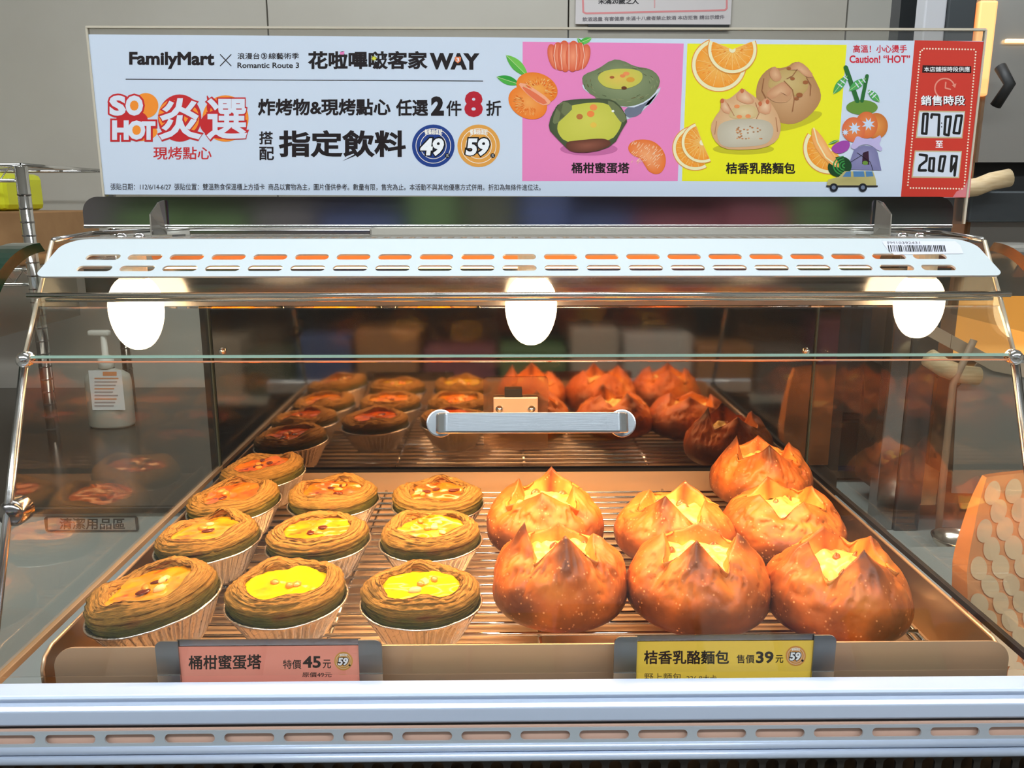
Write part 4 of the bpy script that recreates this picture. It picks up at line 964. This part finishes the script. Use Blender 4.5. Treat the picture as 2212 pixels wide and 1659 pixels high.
poly(m, [(1836, 318), (1844, 308), (1850, 292), (1866, 300), (1890, 300), (1902, 290), (1904, 302), (1898, 312), (1908, 322), (1900, 328), (1880, 312), (1860, 312), (1846, 324)], pc(196, 184, 226), YP, 9, 2)
poly(m, [(1846, 320), (1866, 314), (1890, 318), (1896, 330), (1904, 368), (1830, 366)], pc(126, 124, 166), YP, 8, cc=pc(146, 144, 184)); poly(m, [(1864, 330), (1876, 326), (1878, 356), (1862, 354)], pc(60, 30, 50), YP, 9); disc(m, 1869, 352, 6, 4.5, pc(110, 150, 60), YP, 10)
poly(m, [(1793, 322), (1806, 308), (1826, 302), (1838, 308), (1832, 326), (1808, 334)], pc(166, 74, 168), YP, 10, 2); leaf(m, 1790, 311, 1812, 302, 3, pc(60, 140, 80), pc(60, 140, 80), 12)
disc(m, 1814, 360, 26, 22, pc(28, 70, 34), YP, 8, -.2)
for k in range(4): ring(m, 1826, 358, 27-k*6.5, 24-k*6.5, pc(60, 150, 70), YP, 10, a0=100, a1=262, sq=.8)
stroke(m, [(1852, 330), (1880, 350), (1886, 368)], 1, pc(30, 26, 30), YP, 12); stroke(m, [(1838, 350), (1870, 330)], 1, pc(30, 26, 30), YP, 12)
CAR = pc(196, 184, 120)
poly(m, [(1786, 398), (1789, 388), (1812, 382), (1824, 370), (1886, 370), (1892, 388), (1893, 402), (1788, 404)], CAR, YP, 11, cc=pc(176, 164, 104))
for p in ([(1820, 382), (1828, 371), (1838, 370), (1838, 382)], [(1843, 370), (1866, 370), (1868, 382), (1844, 382)], [(1870, 370), (1884, 370), (1887, 381), (1871, 382)]): poly(m, p, pc(84, 130, 176), YP, 12)
stroke(m, [(1786, 402), (1895, 402)], 3, pc(40, 36, 36), YP, 12)
for cx_ in (1801, 1864): disc(m, cx_, 405, 9, 9, pc(30, 32, 40), YP, 13); disc(m, cx_, 405, 4.5, 4.5, pc(120, 130, 150), YP, 14)
m.build('loaded_car_picture', INK, poster)
# opening-hours panel
m = MB(); cs = [(1996, 105), (2104, 107), (2108, 112), (2083, 402), (2078, 408), (1967, 406), (1961, 400), (1988, 112)]
CR = pc(252, 232, 206)
for a, b in zip(cs, cs[1:]+cs[:1]):
    L_ = math.dist(a, b); n_ = max(1, round(L_/6.3))
    for k in range(n_): disc(m, a[0]+(b[0]-a[0])*k/n_, a[1]+(b[1]-a[1])*k/n_, 1.9, 1.9, CR, YP, 3, n=8)
m.build('dotted_border', INK, poster)
m = MB(); poly(m, [(1993, 141), (2098, 143), (2098, 158), (1992, 157)], pc(48, 22, 22), YP, 3); tx(m, '本店舖採時段供應', 1996, 144, 2095, 155, YP, pc(250, 250, 250), .012, lay=4); m.build('black_caption', INK, poster)
m = MB(); PK = pc(236, 150, 130); ring(m, 2041, 191, 23, 20, PK, YP, 3, a0=110, a1=340); poly(m, [(2056, 184), (2066, 180), (2063, 190)], PK, YP, 3); stroke(m, [(2043, 178), (2042, 190), (2053, 193)], 3, PK, YP, 3); m.build('clock_symbol', INK, poster)
T('hours_text', '銷售時段', 1991, 207, 2087, 229, pc(60, 20, 20), .04, lay=3); T('hours_text', '銷售時段', 1989, 206, 2085, 228, pc(250, 250, 252), .022, lay=4); T('hours_text', '至', 2021, 304, 2037, 319, pc(252, 252, 252), .02, lay=3)
for (x0, y0, x1, y1, sh, digs) in ((1981, 239, 2085, 299, 5, '0700'), (1972, 325, 2078, 385, 5, '2000')):
    m = MB(); poly(m, [(x0+4, y0), (x1, y0+1), (x1-6, y1), (x0-3, y1-1)], pc(206, 186, 146), YP, 3); poly(m, [(x0+6, y0+3), (x1-2, y0+4), (x1-8, y1-3), (x0, y1-4)], pc(222, 228, 240), YP, 4)
    if digs == '0700':
        S = [[(1995, 246), (2004, 246), (2001, 289), (1992, 288), (1995, 246)], [(2012, 254), (2013, 247), (2029, 248), (2027, 292)], [(2043, 252), (2054, 252), (2049, 292), (2040, 290), (2043, 252)], [(2066, 250), (2078, 250), (2072, 288), (2060, 287), (2066, 250)]]
    else:
        S = [[(1987, 334), (2002, 336), (2001, 347), (1987, 358), (1985, 368), (2000, 368)], [(2009, 342), (2018, 342), (2016, 370), (2007, 368), (2009, 342)], [(2032, 338), (2042, 338), (2036, 370), (2028, 368), (2032, 338)], [(2056, 337), (2067, 338), (2062, 379), (2064, 352), (2054, 370), (2056, 337)]]
    for s_ in S: stroke(m, s_, 5.5, pc(32, 30, 30), YP, 5)
    if digs == '0700': disc(m, 2034, 266, 1.5, 1.5, INKB, YP, 5, n=8); disc(m, 2034, 274, 1.5, 1.5, INKB, YP, 5, n=8)
    m.build('handwritten_hours', INK, poster)

# ------------------------------------------------------------------ notice on the back wall
Yn = 2.09
n0 = PY(1243, 52, Yn); n1 = PY(1578, 52, Yn)
nt_ = thing('wall_notice', 'white notice with a pink border taped to the back wall above the poster', 'notice', (n0.x, Yn, n0.z))
MB().box(n0.x, n1.x, Yn, Yn+.004, n0.z, n0.z+.28).build('notice_sheet', mat('notice_paper', pc(216, 208, 206), .6), nt_)
m = MB(); s_ = .0011*1.0
stroke(m, [(1258, -40), (1260, 26), (1266, 29), (1566, 22), (1570, 18), (1570, -40)], 4, pc(224, 140, 140), Yn, 8); stroke(m, [(1414, -40), (1414, 16)], 3, pc(220, 170, 168), Yn, 8)
tx(m, '未滿20歲之人', 1292, -4, 1380, 9, Yn, pc(40, 38, 40), .03, lay=8); tx(m, '飲酒過量 有害健康 未滿十八歲者禁止飲酒 本店拒售 請出示證件', 1258, 37, 1565, 47, Yn, pc(120, 112, 116), .02, lay=8, y0r=32, y1r=42)
m.build('printed_text', INK, nt_)
MB().box(n0.x+.03, n1.x-.003, Yn+.001, Yn+.006, n0.z-.012, n0.z).build('backing_board', black, nt_)

# ------------------------------------------------------------------ left side: cabinet, soap bottle, wire shelving, box
cab = thing('steel_side_cabinet', 'grey cabinet with a dark steel top behind the left glass', 'cabinet', (-1.4, 1.6, ZB))
MB().box(-2.4, -.34, 1.245, 2.09, ZB, -.478).build('cabinet_body', mat('light_grey_cabinet_front', pc(206, 210, 204), .4), cab)
MB().box(-2.4, -.33, 1.235, 2.09, -.478, -.465).build('steel_top', mat('brown_reflecting_steel_top', (.22, .19, .165), .22, 1, nscale=3, rvar=.06), cab, bevel=.003)
Yl = 1.244; a = PY(100, 1148, Yl); b = PY(297, 1115, Yl)
lp = MB().plate(rrect(a.x, b.x, a.z, b.z, .004), .002, Yl-.002).build('shelf_label', mat('dark_label_frame', pc(70, 70, 70), .4), cab)
m = MB(); poly(m, [(103, 1118), (291, 1118), (294, 1145), (104, 1145)], pc(172, 172, 166), Yl-.0022, 1); tx(m, '清潔用品區', 128, 1119, 270, 1144, Yl-.0022, pc(60, 56, 54), .02, lay=4); m.build('label_text', INK, lp, local=True)
Yb = 1.72; bb = PY(241, 893, Yb); k = 1.74/F
bx, bz = bb.x, -.465
bt = thing('soap_pump_bottle', 'white pump bottle of hand soap on the steel cabinet at the left', 'bottle', (bx, Yb, bz))
wv = 48*k; hb = 128*k
bm = MB(); prof = [(.001, 0), (.90, .0), (1.0, .04), (1.0, .78), (.93, .88), (.62, .95), (.30, .985), (.27, 1.0)]
bm.lathe([(r*wv, z*hb) for r, z in prof], 32, (bx, Yb, bz), fn=lambda x, y, z, t_, i_: (math.copysign(abs(x/wv)**.75*wv if abs(x) > 1e-6 else 0, x), y*.7, z)).build('bottle_body', mat('milky_bottle', pc(186, 184, 172), .35), bt, smooth=True)
MB().lathe([(.26*wv, hb), (.34*wv, hb+.002), (.34*wv, hb+.022), (.14*wv, hb+.028), (.12*wv, hb+.075), (.001, hb+.076)], 20, (bx, Yb, bz)).build('pump_collar', white_pl, bt, smooth=True)
MB().box(bx-.030, bx+.014, Yb-.008, Yb+.008, bz+hb+.068, bz+hb+.08).build('pump_head', white_pl, bt, bevel=.004)
m = MB(); Yf = Yb-.7*wv-.001; la = PY(200, 886, Yf); lb_ = PY(262, 800, Yf)
m.add([(la.x, Yf, la.z), (lb_.x, Yf, la.z), (lb_.x, Yf, lb_.z), (la.x, Yf, lb_.z)], [(0, 1, 2, 3)], pc(232, 230, 228))
poly(m, [(222, 803), (252, 803), (252, 812), (222, 812)], pc(230, 150, 100), Yf, 8)
for i in range(9): poly(m, [(204, 816+i*7.4), (256-(i*17) % 14, 816+i*7.4), (256-(i*17) % 14, 819+i*7.4), (204, 819+i*7.4)], pc(170, 160, 158) if i % 3 else pc(216, 150, 110), Yf, 8)
m.build('bottle_label', INK, bt)
wr = thing('wire_shelving', 'chrome wire shelving unit at the far left holding a cardboard box', 'shelving', (-1.2, 1.6, -.465))
xr_ = PY(62, 500, 1.6).x; zt2 = PY(62, 360, 1.6).z
for (x, y) in ((xr_, 1.6), (xr_, 1.95), (xr_-.8, 1.6), (xr_-.8, 1.95)):
    MB().tube([(x, y, -.465), (x, y, zt2)], .0115, 14).build('post', chrome, wr, smooth=True)
    g = MB()
    zz = -.44
    while zz < zt2-.03: g.tube([(x, y, zz), (x, y, zz+.0025)], .0122, 14); zz += .025
    g.build('post_grooves', steel_d, wr)
for z in (-.155, PY(30, 372, 1.6).z-.015):
    for zz in (z, z+.028): MB().tube([(xr_-.8, 1.6, zz), (xr_, 1.6, zz)], .0035, 8).build('shelf_wire', chrome, wr, smooth=True)
    zig = [(xr_-.8+i*.02, 1.6, z+(.026 if i % 2 else .002)) for i in range(41)]
    MB().tube(zig, .0018, 6).build('zigzag_wire', chrome, wr, smooth=True)
    MB().tube([(xr_-.8, 1.95, z+.028), (xr_, 1.95, z+.028)], .0035, 8).build('shelf_wire', chrome, wr, smooth=True)
    for i in range(17): MB().tube([(xr_-.8+i*.05, 1.6, z+.03), (xr_-.8+i*.05, 1.95, z+.03)], .002, 6).build('shelf_wire', chrome, wr, smooth=True)
    MB().tube([(xr_, 1.6, z+.028), (xr_, 1.95, z+.028)], .0035, 8).build('shelf_wire', chrome, wr, smooth=True)
bx1 = PY(82, 520, 1.66).x; bzt = PY(40, 457, 1.66).z
bo = MB().box(bx1-.42, bx1, 1.64, 1.92, -.1225, bzt).build('cardboard_box', card_b, bevel=.003); tag(bo, 'brown cardboard box on the wire shelf at the left edge', 'box')
o = MB().box(bx1-.43, PY(12, 440, 1.7).x, 1.70, 1.85, bzt+.001, bzt+.075).build('yellow_packet', mat('yellow_packet_film', pc(222, 224, 40), .3), bevel=.012); tag(o, 'bright yellow packet lying on top of the cardboard box', 'packet')

# ------------------------------------------------------------------ right side: counter, tall steel machine, dark rack, bag
rc = thing('back_counter', 'light grey work counter behind the right glass', 'counter', (1.4, 1.5, ZB))
MB().box(.18, 2.6, 1.00, 2.09, -.480, -.465).build('countertop', grey_lam, rc, bevel=.003)
MB().box(.20, 2.58, 1.03, 2.08, ZB, -.480).build('cabinet_body', white_pl, rc)
dk = thing('dark_oven', 'dark brown steel oven standing on the back counter, seen through the right glass', 'oven', (.8, 1.6, -.465))
x0 = PY(1600, 800, 1.33).x; x1 = PY(1990, 800, 1.33).x; zt3 = -.02
MB().box(x0, x1, 1.35, 1.9, -.460, zt3).build('oven_body', dark, dk)
z9 = PY(1850, 900, 1.33).z
MB().box(x0+.01, x1-.005, 1.335, 1.35, z9+.006, zt3-.02).build('oven_door', mat('brown_oven_glass', (.09, .06, .045), .12, .2, coat=.8), dk)
MB().box(x0, x1, 1.325, 1.355, z9-.003, z9+.003).build('shelf_edge', steel, dk)
MB().box(x0+.01, x1-.005, 1.335, 1.35, -.458, z9-.012).build('lower_drawer', mat('brown_oven_steel', (.12, .085, .06), .3, .8), dk)
MB().box(x0+.01, x1-.005, 1.330, 1.35, -.4445, -.4365).build('drawer_pull', mat('blue_black_steel', (.05, .06, .12), .25, .8), dk)
for x in (x0+.03, x1-.03):
    for y in (1.40, 1.85): MB().tube([(x, y, -.4645), (x, y, -.4595)], .012, 12).build('foot', black, dk)
# tall steel warmer
Ym = 1.12
def mx(px, py_=50, Y=Ym): return PY(px, py_, Y).x
tw = thing('tall_steel_warmer', 'tall stainless steel food warmer with glowing amber lamp at the right edge', 'food warmer', (.9, 1.3, -.465))
mw = mat('white_coated_post', pc(206, 206, 210), .35); md = mat('dark_grey_post', pc(78, 82, 84), .3, .6)
xa, xb, xc, xd, xe = mx(1999), mx(2046), mx(2106), mx(2152), mx(2152)+.55
zT = .42
MB().box(xa, xb, Ym+.004, Ym+.03, -.465, -.03).build('corner_post', steel_d, tw, bevel=.002)  # same post, darker material below: its weaker light is put into the colour
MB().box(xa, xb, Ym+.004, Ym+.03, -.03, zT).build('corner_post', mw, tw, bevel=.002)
MB().box(xb, xc, Ym, Ym+.03, -.465, zT).build('corner_post', md, tw, bevel=.002)
MB().box(xc, xd, Ym+.012, Ym+.02, -.43, zT).build('lamplit_steel_strip', mat('lamplight_tinted_steel', (.75, .45, .26), .25, 1, nscale=9, rvar=.12), tw)  # plain steel side; the lamp's orange light is put into its colour
zA = PY(2160, 350, Ym).z; zB_ = PY(2160, 412, Ym).z; zC = PY(2160, 480, Ym).z
MB().box(xd, xe, Ym+.005, Ym+.02, zA, zT).build('upper_panel', mat('brushed_panel', pc(176, 172, 164), .3, .7), tw)
MB().box(xd, xe, Ym+.03, Ym+.04, zB_, zA).build('recess_back', black, tw)
MB().box(xd+.004, xd+.05, Ym-.004, Ym+.012, zB_+.004, zA-.004).build('recess_frame', md, tw, bevel=.001) if False else None
MB().box(xd-.01, xe, Ym-.006, Ym+.03, zC, zB_).build('middle_band', md, tw, bevel=.003)
zD = PY(2160, 640, Ym).z; zE = PY(2160, 770, Ym).z
MB().box(xd, xe, Ym+.005, Ym+.02, zD, zC).build('middle_panel', mat('brushed_panel_dark', pc(128, 124, 116), .3, .7), tw)
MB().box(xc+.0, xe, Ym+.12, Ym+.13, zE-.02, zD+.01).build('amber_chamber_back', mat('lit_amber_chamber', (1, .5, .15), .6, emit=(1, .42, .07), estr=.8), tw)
ppts = [(xc-.035, Ym-.012, zE+.055), (xc+.0, Ym-.028, zE+.035), (xc+.06, Ym-.03, zE+.004), (xe, Ym-.03, zE-.10)]
sb = MB()
for p, q in zip(ppts, ppts[1:]): sb.add([p, q, (q[0], q[1], q[2]-.018), (p[0], p[1], p[2]-.018)], [(0, 1, 2, 3)])
sb.build('chute_rim', mat('pale_bowl_rim', pc(190, 170, 146), .35, .3), tw, solid=.004)
MB().box(xc+.01, xe, Ym-.02, Ym+.02, zE-.16, zE-.02).build('lower_panel', mat('brown_panel', pc(92, 74, 60), .3, .8), tw)
MB().box(xb+.002, xe, Ym+.02, Ym+.15, -.43, zE-.03).build('warmer_body', mat('brown_steel_body', pc(98, 82, 70), .28, .85, nscale=3, rvar=.1), tw)
MB().box(xb+.002, xe, Ym+.14, Ym+.17, zE-.03, zT).build('warmer_body', md, tw)
gl = MB().add([(xc+.05, Ym-.025, -.20), (xe, Ym-.05, -.30), (xe, Ym-.05, -.40), (xc+.03, Ym-.02, -.40), (xc+.02, Ym-.02, -.25)], [(0, 1, 2, 3, 4)]).build('sloping_guard', mat('grey_guard', pc(150, 148, 140), .35, .3), tw, solid=.003)
MB().tube([(mx(2060, 800)-.0, Ym-.04, zE+.03), (mx(2050, 900, Ym-.04), Ym-.04, -.24), (mx(2042, 1000, Ym-.04), Ym-.04, -.40), (mx(2040, 1040, Ym-.04), Ym-.04, -.462)], .0045, 10).build('silicone_bead', mat('beige_sealant', pc(150, 124, 100), .5), tw, smooth=True)
lm = MB(); c_ = Vector((mx(2128, 90), Ym-.004, PY(2128, 100, Ym).z)); lm.box(c_.x-.012, c_.x+.012, Ym+.0, Ym+.010, c_.z-.06, c_.z+.055)
lm.build('amber_lamp', mat('amber_lamp_glow', (1, .6, .25), .4, emit=(1, .42, .13), estr=.95), tw, bevel=.003)
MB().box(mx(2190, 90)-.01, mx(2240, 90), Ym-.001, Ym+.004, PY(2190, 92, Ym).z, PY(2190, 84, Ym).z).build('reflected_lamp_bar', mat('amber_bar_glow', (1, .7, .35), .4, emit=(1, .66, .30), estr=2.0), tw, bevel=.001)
for pts, r_ in (([(2080, 408), (2110, 404), (2140, 392), (2180, 384)], .0115), ([(2006, 772), (2040, 795), (2075, 808), (2112, 812)], .0125)):
    P = [tuple(PY(px, py_, Ym-.03)) for px, py_ in pts]
    MB().tube(P, r_, 16).build('wooden_handle', wood, tw, smooth=True)
MB().tube([(mx(2125, 200)+.006, Ym-.02, PY(2130, 150, Ym).z), (mx(2125, 200)+.012, Ym-.035, PY(2130, 190, Ym).z), (mx(2125, 200)+.006, Ym-.02, PY(2130, 232, Ym).z)], .007, 12).build('door_pull', black, tw, smooth=True)
bwl = MB().lathe([(.001, 0), (.014, 0), (.031, .020), (.034, .028), (.032, .028), (.029, .019), (.013, .003), (.001, .003)], 28, (PY(2075, 1130, 1.03).x, 1.03, -.4645)).build('steel_bowl', mat('bowl_steel', (.7, .62, .52), .2, 1), smooth=True); tag(bwl, 'small steel bowl on the back counter in front of the tall warmer', 'bowl')
# paper bag right of the case
bg = thing('paper_bag', 'peach paper bag printed with white ovals, standing outside the right glass', 'paper bag', (.41, .62, -.405))
bx0, bx1_, by0, by1, bzt_ = .345, .490, .590, .616, -.206
def bagp(u, v, front=True):       # u 0..1 across, v 0..1 up
    pin = .010*v**3
    x = bx0+(bx1_-bx0)*u+(.006*math.sin(v*5)+.028*max(0, v-.62)*(1-u)*1.6)
    y = (by0+pin) if front else (by1-pin)
    return Vector((x+.0012*noise.noise(Vector((u*5, v*6, 1))), y+.0025*noise.noise(Vector((u*5, v*6, 3))), -.4045+(bzt_+.4045)*v*(1+.02*math.sin(u*5)*v)))
bm = MB(); K = 24; vs = []
for i in range(K+1):
    v = i/K
    for j in range(K+1): vs.append(bagp(j/K, v))
    for j in range(K+1): vs.append(bagp(1-j/K, v, False))
fs = []; M_ = 2*(K+1)
for i in range(K):
    for j in range(M_):
        j2 = (j+1) % M_; fs.append((i*M_+j, i*M_+j2, (i+1)*M_+j2, (i+1)*M_+j))
fs.append(tuple(range(M_))[::-1]); bm.add(vs, fs)
bm.build('bag_body', mat('peach_kraft_paper', pc(255, 172, 112), .7), bg, smooth=False)
ov = MB()
for r_ in range(13):
    for c_ in range(9):
        cu_, cv_ = (c_+.5*(r_ % 2))/8.6+.06, .055+r_*.0735; n0 = len(ov.v); P = []
        for k in range(20):
            a_ = 2*math.pi*k/20; u_, v_ = cu_+.047*math.cos(a_+.2), cv_+.047*math.sin(a_)
            P.append(bagp(min(1, max(0, u_)), min(1, max(0, v_)))+Vector((0, -.0007, 0)))
        ov.add(P, [tuple(range(20))])
ov.build('printed_ovals', mat('pale_oval_print', pc(255, 220, 178), .7), bg)
MB().add([bagp(.72, 1), bagp(1, 1), bagp(1, 1)+Vector((.0, .002, .012)), bagp(.74, 1)+Vector((0, .002, .020))], [(0, 1, 2, 3)]).build('bag_flap', mat('pale_oval_print', pc(255, 220, 178), .7), bg, solid=.0006)

# ------------------------------------------------------------------ shop shelf behind the camera (mirrored in the steel)
gs = thing('snack_gondola', 'long shop shelf of snack packets across the aisle, mirrored in the steel rail', 'shelf', (0, -1.7, ZB))
MB().box(-2.4, 2.4, -1.95, -1.90, ZB, .45).build('back_board', mat('dark_board', pc(70, 60, 56), .6), gs)
for z in (-1.25, -.75, -.25, .2): MB().box(-2.4, 2.4, -1.90, -1.52, z-.02, z).build('shelf_board', white_pl, gs)
cols = [(110, 140, 90), (200, 140, 90), (170, 90, 90), (220, 210, 200), (100, 104, 84), (190, 200, 220), (90, 104, 150), (210, 190, 170), (90, 100, 96), (160, 90, 100), (50, 52, 64), (120, 116, 116)]
random.seed(8)
for z in (-.75, -.25, .2):
    x = -2.3
    while x < 2.2:
        w_ = random.uniform(.16, .30); h_ = random.uniform(.18, .30)
        MB().box(x, x+w_-.02, -1.80, -1.56, z, z+h_).build('packet', mat('packet_%d' % (i := random.randrange(12)), pc(*cols[i]), .4), gs, bevel=.01)
        x += w_
